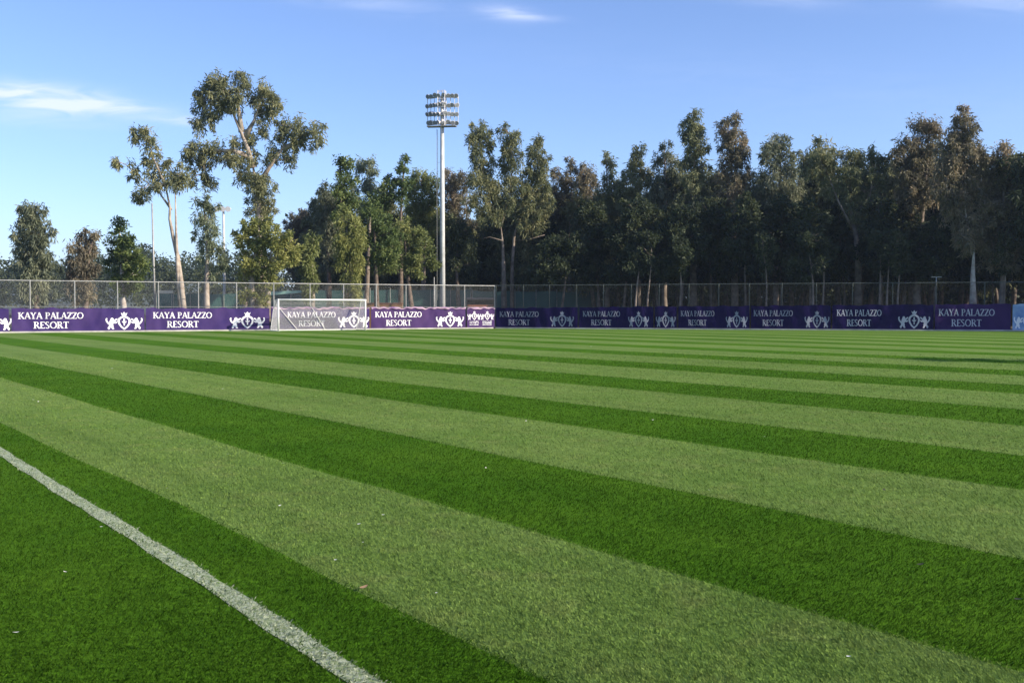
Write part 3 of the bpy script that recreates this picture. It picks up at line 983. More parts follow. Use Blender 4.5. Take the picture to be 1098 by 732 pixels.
def bench(px, Y, w, label):
    c = at(px, YH, Y); c.z = 0
    root = thing('bench', c, label, 'bench', 'pale benches beyond the left fence')
    mb = MB()
    mb.box(c + Vector((0, 0, 0.47)), Vector((w / 2, 0, 0)), Vector((0, .2, 0)), Vector((0, 0, .03))); mb.build('seat', M['beige'], root)
    mb = MB(); mb.box(c + Vector((0, .24, 0.78)), Vector((w / 2, 0, 0)), Vector((0, .02, 0)), Vector((0, 0, .14))); mb.build('backrest', M['beige'], root)
    for s in (-1, 1):
        mb = MB(); mb.box(c + Vector((s * w * .4, 0.05, 0.22)), Vector((.04, 0, 0)), Vector((0, .18, 0)), Vector((0, 0, .218))); mb.build('leg', M['metal_dull'], root)


def signboard(px, py, Y, w, h, label):
    c = at(px, py, Y)
    root = thing('signboard', (c.x, c.y, 0), label, 'board')
    mb = MB(); mb.box(c, Vector((w / 2, 0, 0)), Vector((0, .03, 0)), Vector((0, 0, h / 2))); mb.build('panel', M['beige'], root)
    for s in (-1, 1):
        mb = MB(); q = c + Vector((s * w * .4, .06, 0)); mb.tube([(q.x, q.y, 0), (q.x, q.y, q.z)], 0.035, 6); mb.build('leg', M['metal_dull'], root)


signboard(66, 326.3, 92, 2.3, 0.22, 'long low cream board beyond the fence between the two leftmost trees')
signboard(177, 313, 104, 1.5, 0.30, 'small cream board beyond the fence beside the thin two-stemmed gum tree')

c = at(412, YH, 98); c.z = 0
mb = MB(); mb.box(c + Vector((0, 0, 1.1)), Vector((1.65, 0, 0)), Vector((0, .10, 0)), Vector((0, 0, 1.1)))
mb2 = MB(); mb2.box(c + Vector((0, 0, 2.24)), Vector((1.72, 0, 0)), Vector((0, .15, 0)), Vector((0, 0, .035)))
r_ = thing('board_wall', c, 'low brown boarded wall behind the fence right of the goal', 'wall')
mb.build('panel', M['brick'], r_); mb2.build('coping', M['redboard'], r_)


def dugout():
    c = at(515, YH, 96.6); c.z = 0
    root = thing('dugout', c, 'small black roofed dugout with red bench behind the fence corner', 'dugout')
    t = Vector((1, 0, 0)); w = 1.25
    mb = MB()
    prof = [(-0.55, 2.55), (0.1, 2.75), (0.62, 2.5), (0.72, 2.1)]
    for i in range(len(prof) - 1):
        (a, z0), (b, z1) = prof[i], prof[i + 1]
        mb.quad(c + t * -w + Vector((0, a, z0)), c + t * w + Vector((0, a, z0)), c + t * w + Vector((0, b, z1)), c + t * -w + Vector((0, b, z1)))
    mb.build('roof', M['dugout'], root)
    mb = MB(); mb.box(c + Vector((0, .70, 1.1)), t * w, Vector((0, .03, 0)), Vector((0, 0, 1.05))); mb.build('back_panel', M['dugout'], root)
    for s in (-1, 1):
        mb = MB(); mb.box(c + t * s * w + Vector((0, .1, 1.2)), t * .03, Vector((0, .55, 0)), Vector((0, 0, 1.2))); mb.build('side_panel', M['dugout'], root)
    mb = MB(); mb.box(c + Vector((0, .3, 0.47)), t * (w - .08), Vector((0, .2, 0)), Vector((0, 0, .04))); mb.build('seat', M['redboard'], root)
    mb = MB(); mb.box(c + Vector((0, -.2, 1.98)), t * (w - .06), Vector((0, .04, 0)), Vector((0, 0, .12))); mb.build('front_board', M['redboard'], root)


dugout()

# ------------------------------------------------------------------ trees
def leaves(centres, rads, per, lw, ll, droop, tintbase, hang=0.85):
    """leaf quads in clumps; returns v, f, tint"""
    n = len(centres); tot = n * per
    c = np.repeat(centres, per, 0); r = np.repeat(rads, per)
    d = rng.normal(0, 1, (tot, 3)); d /= np.linalg.norm(d, axis=1)[:, None] + 1e-9
    rr = r * rng.uniform(0, 1, tot) ** 0.45
    pos = c + d * rr[:, None] * np.array([1, 1, hang]) * (1 if hang < 1 else np.array([.82, .82, 1]))
    # hanging leaves
    ax = rng.normal(0, 1, (tot, 3)); ax[:, 2] -= droop
    ax += d * 0.5
    ax /= np.linalg.norm(ax, axis=1)[:, None] + 1e-9
    s = np.cross(ax, rng.normal(0, 1, (tot, 3))); s /= np.linalg.norm(s, axis=1)[:, None] + 1e-9
    l = ll * rng.uniform(0.45, 1.6, tot); w = lw * rng.uniform(0.7, 1.3, tot)
    v = np.empty((tot * 4, 3))
    v[0::4] = pos; v[1::4] = pos + ax * (l * .45)[:, None] + s * w[:, None]
    v[2::4] = pos + ax * l[:, None]; v[3::4] = pos + ax * (l * .45)[:, None] - s * w[:, None]
    k = np.arange(tot) * 4
    f = np.stack([k, k + 1, k + 2, k + 3], 1)
    tint = np.clip(np.repeat(tintbase, per) + rng.normal(0, 0.16, tot), 0, 1)
    return v, f, tint


def tree(name, label, px, off, blobs, kind, bark='bark_pale', trunks=None, group=None, dens=1.0, r0=0.28, droop=0.8, lsize=1.0, depth=None, crad=0.50, sparse=1.0, limb=True, cat='tree'):
    Y = depth if depth else line_depth(px) + off
    b = at(px, YH, Y); b.z = 0
    k = Y / F
    if group in (G2, G3) and bark == 'bark_pale': bark = 'bark_mid'
    if group == G3 and kind != 'pine':
        lowest = max(bl_[1] for bl_ in blobs); xm = sum(bl_[0] for bl_ in blobs[-3:]) / 3
        blobs = blobs + [(xm - 9 + random.uniform(-5, 5), lowest + 12, 15, 11), (xm + 9 + random.uniform(-5, 5), lowest + 14, 15, 11), (xm + random.uniform(-8, 8), lowest + 27, 17, 10)]
    root = thing(name, b, label, cat, group)
    cen = []
    for (cx_, cy_, rx, ry) in blobs:
        P = at(cx_, cy_, Y); P.y += random.uniform(-.5, .5) * rx * k
        cen.append((P, rx * k * 1.12, ry * k * 1.12))
    # trunk and limbs
    mb = MB()
    if trunks is None:
        ordered = sorted(cen, key=lambda t: -t[0].z)
        tp = ordered[0][0]
        n = 6; pts = []
        lowest = min(c[0].z for c in cen)
        for i in range(n + 1):
            t = i / n
            q = b.lerp(Vector((tp.x, Y, tp.z)), t)
            q.x = b.x + (tp.x - b.x) * t ** 1.6 + (0.12 * math.sin(t * 5 + px) if 0 < i < n else 0)
            q.y += 0.15 * math.sin(t * 4 + px * .3) if i else 0
            pts.append(q)
        trunk_paths = [(pts, r0)]
    else:
        trunk_paths = []
        for tr in trunks:
            pts = [at(x, y, Y) for x, y in tr]
            if tr[0][1] > 322: pts[0].z = 0
            for i, q in enumerate(pts): q.y += 0.2 * math.sin(i * 1.3 + px) if i else 0
            trunk_paths.append((pts, r0 * (1.0 if tr[0][1] > 300 else (0.16 if len(tr) == 3 and abs(tr[0][1] - tr[-1][1]) < 8 else 0.42))))
    allp = []
    for pts, r in trunk_paths:
        n = len(pts)
        mb.tube(pts, [max(r * (1.15 - 1.0 * (i / (n - 1)) ** 0.8), 0.03) for i in range(n)], 9)
        for i in range(n - 1):
            for j in range(4):
                allp.append(pts[i].lerp(pts[i + 1], j / 4))
        allp.append(pts[-1])
    if limb:
        for P, rx, ry in sorted(cen, key=lambda c: min((c[0] - a).length for a in allp)):
            q = min(allp, key=lambda a: (a - P).length * (1.0 if a.z < P.z - .1 * (P - a).length else 1.35))
            d = (P - q).length
            if d < 0.4: continue
            m1 = q.lerp(P, .5) + Vector((0, 0, 0.12 * d)) + Vector((random.uniform(-.08, .08) * d, random.uniform(-.08, .08) * d, 0))
            mb.tube([q, m1, P + Vector((0, 0, ry * .3))], [min(r0 * .30, .03 + .020 * d), .035, .015], 6)
            allp += [m1, m1.lerp(P, .6), P]
            for _ in range(3):
                e = P + Vector((random.uniform(-.8, .8) * rx, random.uniform(-.8, .8) * rx, random.uniform(-.2, .8) * ry))
                mb.tube([m1, m1.lerp(e, .55) + Vector((0, 0, .1 * ry)), e], [.028, .02, .008], 5)
    mb.build('trunk', M[bark], root, smooth=True)
    # crown
    C, R, TT = [], [], []
    for P, rx, ry in cen:
        # knobbly lobes within the blob
        ncl = max(3, int(3.7 * dens * sparse * rx * ry / (crad * crad)))
        d = rng.normal(0, 1, (ncl, 3)); d /= np.linalg.norm(d, axis=1)[:, None]
        rr = rng.uniform(0.12, 1.0, ncl) ** 0.5
        lump = 1 + 0.22 * np.sin(d[:, 0] * 5 + P.x) * np.cos(d[:, 2] * 4 + P.z)
        q = d * (rr * lump)[:, None] * np.array([rx, rx * .9, ry]) * 0.93
        C.append(np.array(P) + q)
        R.append(crad * rng.uniform(.40, 1.35, ncl) ** 1.1)
        TT.append(np.clip(rng.uniform(0.15, 0.85) + rng.normal(0, .16, ncl), 0.02, .98))
        # loose sprays round the outline
        ns = max(2, ncl // 5)
        d = rng.normal(0, 1, (ns, 3)); d /= np.linalg.norm(d, axis=1)[:, None]
        q = d * rng.uniform(.95, 1.22, ns)[:, None] * np.array([rx, rx * .9, ry])
        C.append(np.array(P) + q); R.append(crad * rng.uniform(.3, .6, ns)); TT.append(rng.uniform(.2, .8, ns))
    C = np.concatenate(C); R = np.concatenate(R); TT = np.concatenate(TT)
    lo = C[:, 2] < 0.3; C[lo, 2] = 0.3 + rng.uniform(0, .4, lo.sum())
    per = 66
    if droop >= .8:      # gums: long narrow leaves in hanging sprays
        v, f, t = leaves(C, R, per, 0.044 * lsize, 0.33 * lsize, droop + .5, TT, 1.35)
    else:
        v, f, t = leaves(C, R, per, 0.056 * lsize, 0.25 * lsize, droop, TT)
    np_mesh('crown', v, f, L_[kind], root, attr={'tint': t})
    return root


G1 = 'trees behind the left fence'
G2 = 'trees of the wood behind the fence'
G3 = 'trees of the shaded wood behind the right fence'
tree('casuarina_tree', 'grey-green upright tree at the far left, drooping fine foliage', 38, 6, [(33, 228, 11, 14), (30, 246, 16, 20), (42, 256, 14, 18), (27, 268, 18, 20), (42, 282, 17, 20), (34, 298, 16, 18), (40, 314, 14, 12)], 'grey', group=G1, droop=1.4, bark='bark_dark')
tree('small_tree', 'thin brownish tree second from the left with bare-looking top', 88, 6, [(87, 256, 9, 9), (84, 268, 11, 10), (92, 266, 8, 8), (102, 252, 4, 2.5), (82, 286, 14, 14), (95, 290, 12, 14), (86, 305, 13, 14), (90, 319, 10, 8)], 'brown', group=G1, droop=1.2, bark='bark_dark', sparse=.75)
tree('green_tree', 'dense dark green tree with a white-painted trunk base, third from the left', 135, 7, [(127, 243, 6, 8), (128, 257, 11, 11), (138, 266, 13, 13), (130, 280, 15, 13), (146, 281, 13, 14), (128, 298, 13, 12), (144, 298, 13, 11), (136, 310, 12, 8)], 'green', 'bark_white', group=G1, droop=.3)
tree('thin_gum_tree', 'thin leaning gum tree with two bare pale stems and a high wispy crown', 199, 2.5,
     [(143, 147, 3.5, 6), (156, 144, 5, 5), (161, 155, 9, 9), (165, 170, 12, 10), (143, 184, 8, 9), (163, 184, 13, 10), (155, 207, 7, 6), (186, 184, 11, 10), (189, 198, 11, 8), (124, 174, 3.5, 4), (149, 213, 5, 4), (194, 191, 8, 8), (172, 198, 8, 8)], 'gum_light', 'bark_pale',
     trunks=[[(199, 330), (195, 305), (190, 275), (185, 255), (182, 235), (183, 222), (178, 200), (168, 175)], [(196, 330), (191, 290), (188.5, 250), (187, 200)], [(184, 225), (170, 205), (150, 190)], [(178, 200), (165, 170), (158, 148)]], group=G1, r0=.22, sparse=.62)
tree('big_gum_tree', 'tallest gum tree at left with wide open crown and leafy trunk', 279, 5,
     [(233, 86, 14, 10), (222, 98, 11, 11), (240, 103, 13, 12), (218, 114, 8, 10), (231, 118, 9, 9), (257, 92, 10, 12), (252, 110, 12, 11), (213, 132, 6, 12), (228, 129, 5, 6), (283, 98, 12, 10), (274, 108, 9, 9), (294, 110, 9, 11), (290, 122, 6, 7), (278, 120, 6, 6),
      (311, 135, 13, 9), (322, 140, 8, 10), (304, 148, 9, 9), (318, 152, 8, 7), (341, 147, 8.5, 12), (298, 163, 11, 9), (311, 173, 5, 7), (288, 168, 6, 7),
      (213, 160, 12, 9), (228, 162, 12, 9), (204, 168, 7, 10), (218, 173, 10, 8), (207, 193, 3.5, 9), (225, 198, 5, 8), (219, 186, 6, 6), (242, 168, 9, 8), (252, 174, 10, 9), (260, 186, 7, 8), (268, 152, 8, 11), (281, 138, 6, 9), (270, 168, 7, 9), (250, 152, 5, 5),
      (276, 192, 13, 9), (284, 200, 12, 10), (274, 210, 11, 10), (284, 220, 10, 12), (276, 230, 11, 10)], 'gum_light', 'bark_pale',
     trunks=[[(280, 330), (280, 280), (279, 235), (276, 205), (271, 180)], [(271, 180), (266, 160), (259, 142), (249, 120), (240, 98)], [(262, 148), (273, 130), (281, 105)], [(276, 200), (289, 180), (303, 160), (314, 140)], [(303, 160), (325, 150), (340, 148)], [(268, 168), (250, 162), (232, 162), (212, 162)], [(249, 120), (232, 115), (220, 105)], [(259, 142), (256, 115), (257, 95)]], group=G1, r0=.55, sparse=.95)
tree('bushy_tree', 'rounded yellow-green bushy tree around the foot of the tallest gum tree', 272, 2.5,
     [(276, 243, 18, 11), (264, 258, 14, 13), (298, 256, 17, 13), (284, 262, 16, 13), (311, 268, 13, 13), (300, 277, 14, 11), (266, 278, 13, 13), (284, 288, 13, 11), (262, 297, 10, 11), (276, 305, 9, 12), (291, 305, 8, 10), (266, 318, 9, 9), (284, 319, 8, 8)], 'bushy', 'bark_pale',
     trunks=[[(272, 330), (270, 300), (276, 262), (278, 245)], [(286, 330), (288, 300), (292, 262)], [(264, 330), (262, 300), (262, 265)]], group=G1, droop=.5)
tree('pale_tree', 'light green airy young tree left of the bushy one', 224, 3.5, [(217, 215, 7, 6), (224, 226, 9, 9), (215, 237, 8, 9), (227, 244, 9, 9), (216, 254, 8, 10), (232, 262, 9, 10), (222, 272, 10, 10), (237, 278, 9, 12), (228, 294, 9, 10)], 'pale', group=G1, sparse=.7)
tree('brown_tree', 'reddish brown rounded tree farther back beyond the bushy tree', 330, 26, [(333, 234, 14, 10), (318, 243, 13, 11), (340, 250, 13, 13), (324, 260, 15, 12), (312, 262, 10, 12), (335, 275, 16, 14), (318, 282, 14, 12)], 'brown', 'bark_dark', group=G2)
tree('slender_tree', 'slender leafy green tree right above the goal', 333, 3, [(336, 256, 7, 8), (334, 270, 8, 9), (332, 285, 7, 9), (334, 300, 7, 8), (331, 313, 7, 8)], 'olive', group=G1, droop=1, crad=.42)
tree('grey_tree', 'greyish tall tree left of the dark pointed one', 352, 10, [(350, 206, 7, 8), (353, 220, 9, 9), (348, 234, 9, 10), (356, 246, 10, 11), (350, 262, 11, 12), (354, 280, 10, 12)], 'grey', 'bark_dark', group=G2)
tree('pointed_tree', 'dark green pointed conifer with bare twisted tip', 371, 7, [(364, 171, 3, 4.5), (374, 175, 3, 4), (369, 182, 7, 6), (373, 193, 10, 7), (366, 204, 11, 8), (374, 214, 12, 8), (366, 225, 12, 9)], 'green', 'bark_dark', group=G2, droop=0)
tree('silver_tree', 'silvery thin tree behind the pointed conifer', 394, 12, [(396, 172, 7, 6), (388, 180, 8, 7), (397, 187, 8, 8), (391, 199, 10, 8), (400, 205, 8, 8), (394, 220, 10, 9)], 'pale', group=G2, sparse=.8)
tree('olive_tree', 'olive green tree draped with foliage to the ground right of the goal', 377, 2.5, [(372, 236, 12, 10), (382, 246, 12, 11), (368, 254, 11, 11), (379, 263, 13, 11), (370, 274, 12, 10), (382, 283, 10, 10), (377, 298, 9, 10), (379, 311, 8, 9), (376, 321, 8, 6)], 'bushy', group=G1, droop=1)
tree('mixed_tree', 'rounded green tree in the middle of the sunlit clump', 406, 4, [(398, 228, 11, 9), (408, 238, 13, 10), (419, 252, 11, 10), (404, 254, 12, 11), (414, 267, 13, 11), (424, 277, 8, 9), (402, 276, 11, 10), (412, 287, 11, 8)], 'green', 'bark_dark', group=G1, droop=.2)
tree('tufted_tree', 'dark tree with a small tuft on top left of the floodlight mast', 428, 9, [(434, 174, 5, 5), (431, 184, 7, 6), (424, 194, 9, 7), (434, 202, 11, 8), (415, 201, 8, 7), (422, 214, 13, 9), (408, 216, 10, 9)], 'green', 'bark_dark', group=G2, droop=.2)
tree('broad_olive_tree', 'broad olive tree just left of the floodlight pole', 456, 13, [(451, 192, 10, 9), (463, 195, 9, 10), (442, 204, 10, 9), (458, 210, 13, 10), (444, 222, 13, 9), (462, 226, 11, 10), (450, 238, 14, 9), (466, 244, 9, 10)], 'olive', group=G2)
tree('layered_tree', 'green tree with layered boughs low beside the floodlight pole', 442, 4.5, [(432, 243, 12, 8), (447, 252, 12, 9), (458, 264, 11, 9), (440, 266, 12, 9), (450, 279, 13, 8), (434, 281, 10, 8), (463, 281, 8, 8), (443, 292, 10, 6)], 'olive', 'bark_dark', group=G1, droop=.3)
tree('reddish_tree', 'reddish-brown gum top right behind the floodlight pole', 490, 20, [(486, 188, 9, 9), (495, 197, 9, 10), (484, 205, 10, 10), (493, 216, 12, 11), (484, 230, 13, 12), (496, 240, 12, 12)], 'gum_red', group=G2)
tree('dark_tree', 'dark low tree in shade just right of the floodlight pole', 492, 9, [(490, 248, 14, 13), (482, 264, 13, 12), (498, 266, 12, 12), (488, 282, 14, 11), (504, 285, 10, 10)], 'pine', 'bark_dark', group=G2)
tree('tall_gum_tree', 'tall gum with a forked pink trunk and two crown columns right of the mast', 540, 6,
     [(515, 141, 11, 8), (509, 152, 8, 9), (521, 155, 9, 10), (514, 168, 11, 10), (520, 182, 11, 9), (540, 141, 5, 7), (551, 148, 8, 9), (545, 160, 10, 9), (552, 172, 10, 9), (541, 180, 9, 9), (512, 196, 14, 10), (530, 200, 13, 11), (549, 198, 13, 10), (516, 216, 15, 11), (540, 218, 14, 11), (524, 232, 13, 9)], 'gum', 'bark_pale',
     trunks=[[(541, 330), (540, 290), (539, 262), (537, 242)], [(537, 242), (528, 215), (518, 185), (515, 145)], [(537, 242), (545, 215), (549, 185), (550, 150)], [(539, 258), (525, 254), (512, 257)]], group=G2, r0=.28)
tree('tall_gum_tree', 'tall gum with a single lean crown column, right neighbour of the forked one', 549, 8,
     [(577, 156, 7, 8), (571, 166, 9, 9), (581, 174, 8, 9), (570, 184, 11, 9), (580, 194, 10, 9), (566, 202, 13, 10), (582, 212, 13, 10), (562, 224, 14, 10), (578, 232, 13, 11), (564, 242, 12, 8)], 'gum', 'bark_pale',
     trunks=[[(549, 330), (549, 290), (551, 255), (560, 225), (572, 190), (576, 158)], [(551, 258), (566, 257), (584, 252)]], group=G2, r0=.2)
tree('warm_gum_tree', 'warm brown gum with uneven small tops beyond the fence corner', 612, 15, [(597, 183, 4, 6), (612, 178, 6, 8), (625, 184, 8, 8), (635, 192, 7, 8), (604, 196, 11, 9), (619, 200, 12, 9), (600, 212, 13, 10), (616, 216, 14, 10), (632, 208, 11, 10), (596, 228, 12, 10)], 'gum_red', group=G2)
# right wood: sunlit tops
tree('wispy_tree', 'wispy little treetop left of the grey-brown one above the dark wood', 652, 13, [(650, 170, 4, 5), (655, 178, 4, 5), (653, 190, 7, 7), (660, 200, 9, 8), (648, 206, 9, 8)], 'gum', group=G3, sparse=.75)
tree('gum_tree', 'grey-brown gum with a narrow leaning top', 684, 12, [(687, 162, 5.5, 7), (684, 174, 8, 8), (676, 184, 9, 9), (690, 188, 9, 9), (680, 200, 14, 10), (668, 206, 10, 9)], 'gum', group=G3)
tree('gum_tree', 'silvery airy gum just left of the first tall spire', 714, 11, [(712, 161, 7, 7), (707, 172, 8, 8), (720, 174, 7, 9), (713, 187, 10, 9), (724, 194, 9, 9), (706, 200, 10, 9)], 'grey', group=G3, sparse=.8)
tree('spire_gum_tree', 'left of two tall spire-shaped gums, dark leaves', 744, 9, [(744, 124, 7, 8), (740, 136, 9, 9), (749, 142, 9, 10), (739, 152, 9, 10), (749, 160, 10, 10), (741, 172, 11, 10), (751, 182, 10, 10), (742, 194, 13, 10), (752, 206, 11, 9)], 'gum', group=G3, r0=.35)
tree('spire_gum_tree', 'right of two tall spire-shaped gums, reddish leaves', 788, 9, [(789, 129, 7, 7), (774, 138, 6, 9), (784, 142, 9, 9), (792, 154, 10, 10), (778, 156, 9, 10), (796, 170, 10, 10), (783, 174, 11, 10), (776, 188, 11, 9), (793, 190, 12, 10), (784, 206, 14, 9)], 'gum_red', group=G3, r0=.35)
tree('gum_tree', 'round-topped grey-green gum right of the reddish spire', 832, 9, [(838, 149, 7, 7), (826, 155, 9, 8), (820, 166, 8, 8), (836, 166, 10, 10), (851, 168, 5, 6), (826, 180, 11, 9), (845, 184, 11, 9), (832, 196, 15, 10), (816, 196, 10, 10), (852, 198, 11, 9)], 'grey', group=G3)
tree('spreading_tree', 'broad dark flat-topped tree with a pinkish trunk below', 914, 6, [(877, 170, 12, 7), (893, 168, 12, 7), (912, 169, 13, 8), (930, 168, 13, 8), (945, 176, 11, 9), (868, 182, 7, 7), (886, 184, 15, 8), (910, 186, 15, 9), (934, 188, 14, 9), (898, 202, 16, 8), (924, 204, 15, 9), (950, 196, 9, 9)], 'gum', 'bark_pale', trunks=[[(920, 330), (920, 275), (917, 250), (913, 225), (912, 180)], [(917, 250), (900, 220), (886, 185)], [(915, 235), (932, 210), (938, 180)]], group=G3, r0=.35)
tree('gum_tree', 'purplish-brown gum left of the tallest right-hand tree', 984, 6, [(996, 131, 9, 7), (984, 138, 8, 8), (1001, 143, 9, 9), (966, 157, 7, 8), (981, 152, 10, 9), (960, 168, 6, 7), (996, 160, 11, 10), (976, 170, 12, 10), (990, 180, 14, 10), (968, 186, 11, 10), (1004, 184, 11, 10), (984, 198, 16, 9)], 'gum_red', group=G3, r0=.35)
tree('tall_gum_tree', 'tallest tree of the right wood, cone-shaped and rust-tinged', 1044, 2.5, [(1035, 120, 5, 7), (1034, 131, 10, 9), (1026, 143, 11, 9), (1042, 145, 11, 10), (1020, 158, 12, 10), (1036, 160, 13, 11), (1050, 165, 10, 10), (1016, 174, 13, 10), (1034, 178, 15, 11), (1054, 182, 12, 11), (1010, 190, 12, 10), (1028, 196, 16, 11), (1050, 202, 15, 11), (1014, 208, 14, 10), (1036, 216, 17, 11), (1058, 220, 12, 10), (1020, 226, 14, 10), (1050, 234, 13, 8)], 'gum_red', 'bark_white',
     trunks=[[(1044, 330), (1044, 295), (1044, 262)], [(1044, 262), (1039, 248), (1034, 220), (1035, 130)], [(1044, 262), (1051, 246), (1056, 215)], [(1044, 262), (1050, 250), (1052, 190)]], group=G3, r0=.32)
tree('gum_tree', 'warm brown lit gum at the right edge beside the tallest tree', 1074, 3, [(1076, 161, 8, 8), (1069, 171, 8, 8), (1081, 176, 9, 10), (1070, 188, 10, 10), (1083, 194, 10, 11), (1073, 206, 12, 11), (1084, 218, 10, 11), (1070, 226, 12, 10), (1080, 238, 11, 9), (1066, 246, 8, 7), (1076, 253, 6, 6)], 'gum_red', group=G3)
tree('green_tree', 'brighter green tree cut by the right picture edge', 1104, 8, [(1102, 186, 8, 9), (1108, 200, 12, 12), (1100, 214, 9, 12), (1110, 230, 14, 14), (1102, 250, 12, 14), (1108, 270, 14, 14)], 'green', group=G3)

# dark pines in the shade: each its own
DARK = [(604, 262, 0, 'lowest dark rounded pine at the fence corner'), (642, 232, 1, 'dark rounded pine sloping down towards the corner'), (672, 226, 0, 'dark pine under the grey-brown leaning gum'),
        (703, 228, 1, 'dark pine under the silvery airy gum'), (733, 226, 0, 'dark pine below the left spire gum'), (765, 228, 1, 'dark pine between the two spire gums'), (800, 226, 0, 'dark pine below the reddish spire gum'),
        (834, 224, 1, 'dark pine below the round-topped grey-green gum'), (866, 226, 0, 'dark pine left of the broad flat-topped tree'), (900, 232, 1, 'dark pine under the left half of the flat-topped tree'),
        (942, 226, 0, 'dark pine under the right half of the flat-topped tree'), (974, 232, 1, 'dark pine under the purplish-brown gum'), (1006, 246, 0, 'dark pine left of the white forked trunk'), (1066, 276, 1, 'low dark pine at the foot of the rightmost gum')]
for (x, ty, v_, lb) in DARK:
    bl = []
    for j in range(9):
        t = j / 8
        yy_ = ty + (292 - ty) * t
        bl.append((x + random.uniform(-1, 1) * (9 + 9 * t), yy_ + random.uniform(-4, 4), random.uniform(12, 17), random.uniform(9, 13)))
    tree('pine_tree', lb, x + random.uniform(-6, 6), 3.0 + 3 * v_ + random.uniform(0, 1.5), bl, 'pine', 'bark_dark', group=G3, droop=.1, dens=.9, r0=.15, lsize=1.15)

# bare slim trunks whose crowns merge into the wood above
SL = [(822, 'third'), (872, 'second'), (884, 'x'), (946, 'y'), (952, 'z'), (965, 'w'), (1074, 'v'), (728, 'u'), (682, 't'), (695, 's')]
SLAB = ['slim pale trunk below the reddish spire gum, dark top', 'slim pale trunk left of its close twin under the flat-topped tree', 'slim rusty trunk, right one of the close twins under the flat-topped tree',
        'slim trunk right of the pinkish trunk, left of a close pair', 'slim trunk right of the pinkish trunk, right of a close pair', 'slim trunk just left of the large crest banner', 'slim pale trunk at the right edge, below the warm brown gum',
        'slim pale trunk above the short one-crest banner', 'slim trunk left of the two neighbouring crests', 'slim trunk above the gap between the two neighbouring crests']
for (x, _), lb in zip(SL, SLAB):
    tree('slim_tree', lb, x, random.uniform(1.5, 2.6), [(x + random.uniform(-4, 4), 285, 8, 7), (x + random.uniform(-6, 6), 272, 10, 9), (x + random.uniform(-6, 6), 258, 10, 9)], 'pine', 'bark_pale', group=G3, r0=.12, droop=.4)

# back rows of the wood: three kinds, copied
def copy_tree(src, loc, sc, rz, label, group):
    r = src.copy(); COL.objects.link(r); r.location = loc; r.scale = (sc, sc, sc * random.uniform(.92, 1.08)); r.rotation_euler = (0, 0, rz)
    r['label'] = label; r['group'] = group
    for ch in src.children:
        c_ = ch.copy(); COL.objects.link(c_); c_.parent = r
    return r


def generic(kind, px, Y, h_px, label):
    bl = []
    for j in range(14):
        t = j / 13
        yy_ = 331 - h_px * (1 - .72 * t)
        w = 14 + 16 * math.sin(math.pi * min(1, .25 + t * .75))
        bl.append((px + random.uniform(-1, 1) * w, yy_, random.uniform(11, 15), random.uniform(9, 13)))
    return tree('wood_tree', label, px, 0, bl, kind, 'bark_dark', group='back rows of the wood', depth=Y, r0=.25, dens=.8, lsize=1.35, crad=.6)


gsrc = [generic('pine', 560, 118, 105, 'dark tree in the back rows of the wood, mostly hidden by the trees in front'),
        generic('gum', 780, 112, 118, 'dark tree in the back rows of the wood, mostly hidden by the trees in front'),
        generic('pine', 930, 108, 110, 'dark tree in the back rows of the wood, mostly hidden by the trees in front')]
back = []
for px in range(350, 1140, 26):
    for row in (0, 1):
        x = px + row * 13 + random.uniform(-6, 6)
        back.append((x, line_depth(x) + (15 if x > 531 else 20) + row * 9 + random.uniform(-2, 2)))
for i, (x, Y) in enumerate(back):
    p = at(x, YH, Y); p.z = 0
    copy_tree(gsrc[1 if i % 4 < 2 else i % 3], p, random.uniform(.84, 1.0) if 585 < x < 705 else random.uniform(.96, 1.16) if x > 585 else random.uniform(.78, .98), random.uniform(0, 6.28), 'dark tree in the back rows of the wood, mostly hidden by the trees in front', 'back rows of the wood')
# the wood runs on to the right, out of the picture, bent forward to shade what is in it
for i in range(26):
    s = hit(1120, RA, RT) + 2.0 + (i // 2) * 3.6 + random.uniform(-1, 1)
    p = RA + RT * s - RN * (3.5 - 0.17 * (i // 2) * 3.6 + (i % 2) * 5.5 + random.uniform(-1, 1)); p.z = 0
    copy_tree(gsrc[i % 3], p, random.uniform(.95, 1.25), random.uniform(0, 6.28), 'dark tree where the wood runs on beyond the right picture edge', 'wood beyond the right edge')

# the deep wood behind, one mass
def deep_wood():
    C, R, T_ = [], [], []
    for _ in range(7600):
        px = rng.uniform(318, 1320)
        Y = line_depth(px) + (30 if px > 531 else 34) + rng.uniform(0, 16)
        topy = 222 + 9 * math.sin(px * .05) + 7 * math.sin(px * .13 + 1) + (22 if px < 590 else 0)
        p = at(px, YH, Y); ht = at(px, topy, Y).z
        C.append((p.x, Y, max(.4, ht * rng.uniform(0.0, 1) ** 1.35))); R.append(rng.uniform(.8, 1.5)); T_.append(rng.uniform(.1, .9))
    v, f, t = leaves(np.array(C), np.array(R), 26, .17, .55, .3, np.array(T_))
    o = np_mesh('deep_wood', v, f, L_['pine'], attr={'tint': t})
    tag(o, 'dark depth of the wood behind the trees in front', 'wood', kind='stuff')


deep_wood()

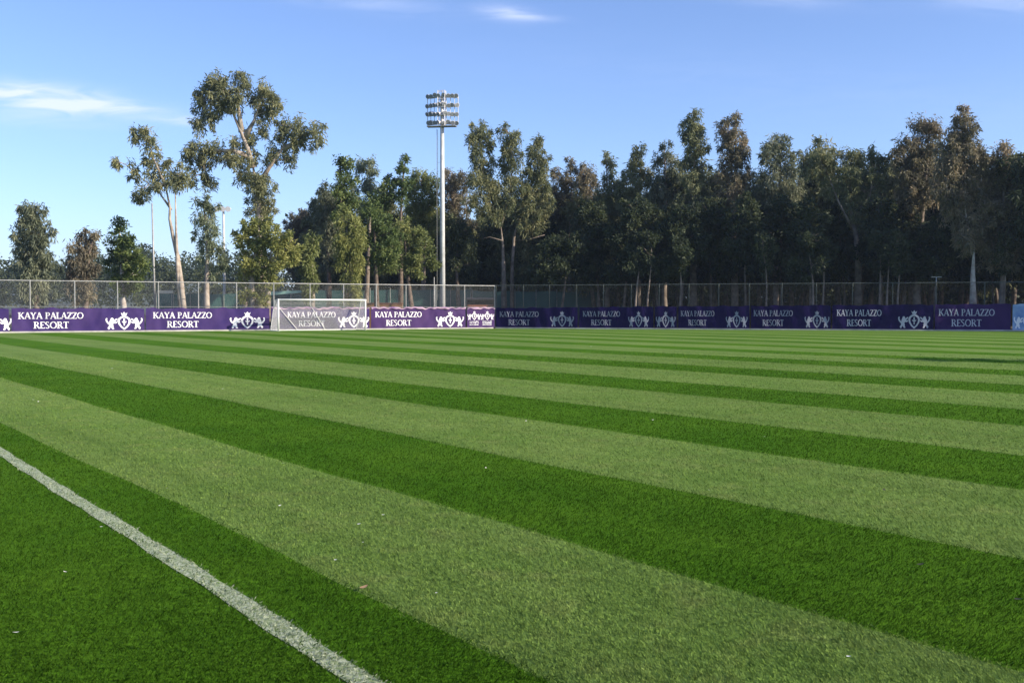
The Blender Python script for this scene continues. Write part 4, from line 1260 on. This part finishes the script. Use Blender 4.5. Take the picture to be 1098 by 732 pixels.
# distant wooded rise and far treeline at left
def far_trees():
    C, R, T_ = [], [], []
    for _ in range(2600):
        px = rng.uniform(-160, 640); Y = rng.uniform(230, 330)
        topy = 276 + 7 * math.sin(px * .035) + 5 * math.sin(px * .11 + 1) + 3 * math.sin(px * .31)
        p = at(px, YH, Y); ht = at(px, topy, Y).z
        C.append((p.x, Y, max(1.0, ht * rng.uniform(0.05, 1) ** .6))); R.append(rng.uniform(1.3, 2.4)); T_.append(rng.uniform(.1, .9))
    v, f, t = leaves(np.array(C), np.array(R), 26, .28, .8, .3, np.array(T_))
    o = np_mesh('far_treeline', v, f, L_['pine'], attr={'tint': t})
    tag(o, 'distant dark line of trees on the horizon at the left', 'treeline', kind='stuff')


far_trees()


def hills():
    v, f = [], []
    n = 90
    for i in range(n + 1):
        px = -700 + 2600 * i / n
        for j, (Y, k) in enumerate(((700, 0.0), (950, .7), (1250, 1.0), (1700, .6))):
            p = at(px, YH, Y)
            h = (28 + 16 * math.sin(px * .006 + 1) + 8 * math.sin(px * .017) + 3 * math.sin(px * .05)) * k
            v.append((p.x, Y, h - 0.5))
    for i in range(n):
        for j in range(3):
            a = i * 4 + j; f.append((a, a + 4, a + 5, a + 1))
    M['hill'] = mat('wooded_hill', (0.035, 0.045, 0.03), 0.95, col2=(0.06, 0.07, 0.045), scale=0.03, detail=8)
    tag(np_mesh('hills', np.array(v), np.array(f), M['hill'], smooth=True), kind='structure')


hills()


# ------------------------------------------------------------------ the air
def haze():
    m = bpy.data.materials.new('air'); m.use_nodes = True
    nt = m.node_tree; nt.nodes.remove(nt.nodes['Principled BSDF'])
    v = nt.nodes.new('ShaderNodeVolumePrincipled')
    v.inputs['Color'].default_value = (0.60, 0.76, 1.0, 1)
    v.inputs['Density'].default_value = HAZE
    v.inputs['Anisotropy'].default_value = 0.2
    nt.links.new(v.outputs[0], nt.nodes['Material Output'].inputs['Volume'])
    mb = MB(); mb.box((0, 1700, 39), Vector((3200, 0, 0)), Vector((0, 2400, 0)), Vector((0, 0, 41)))
    tag(mb.build('haze', m), 'thin bluish air over the whole place', 'haze', kind='stuff')


HAZE = 0.00018
haze()
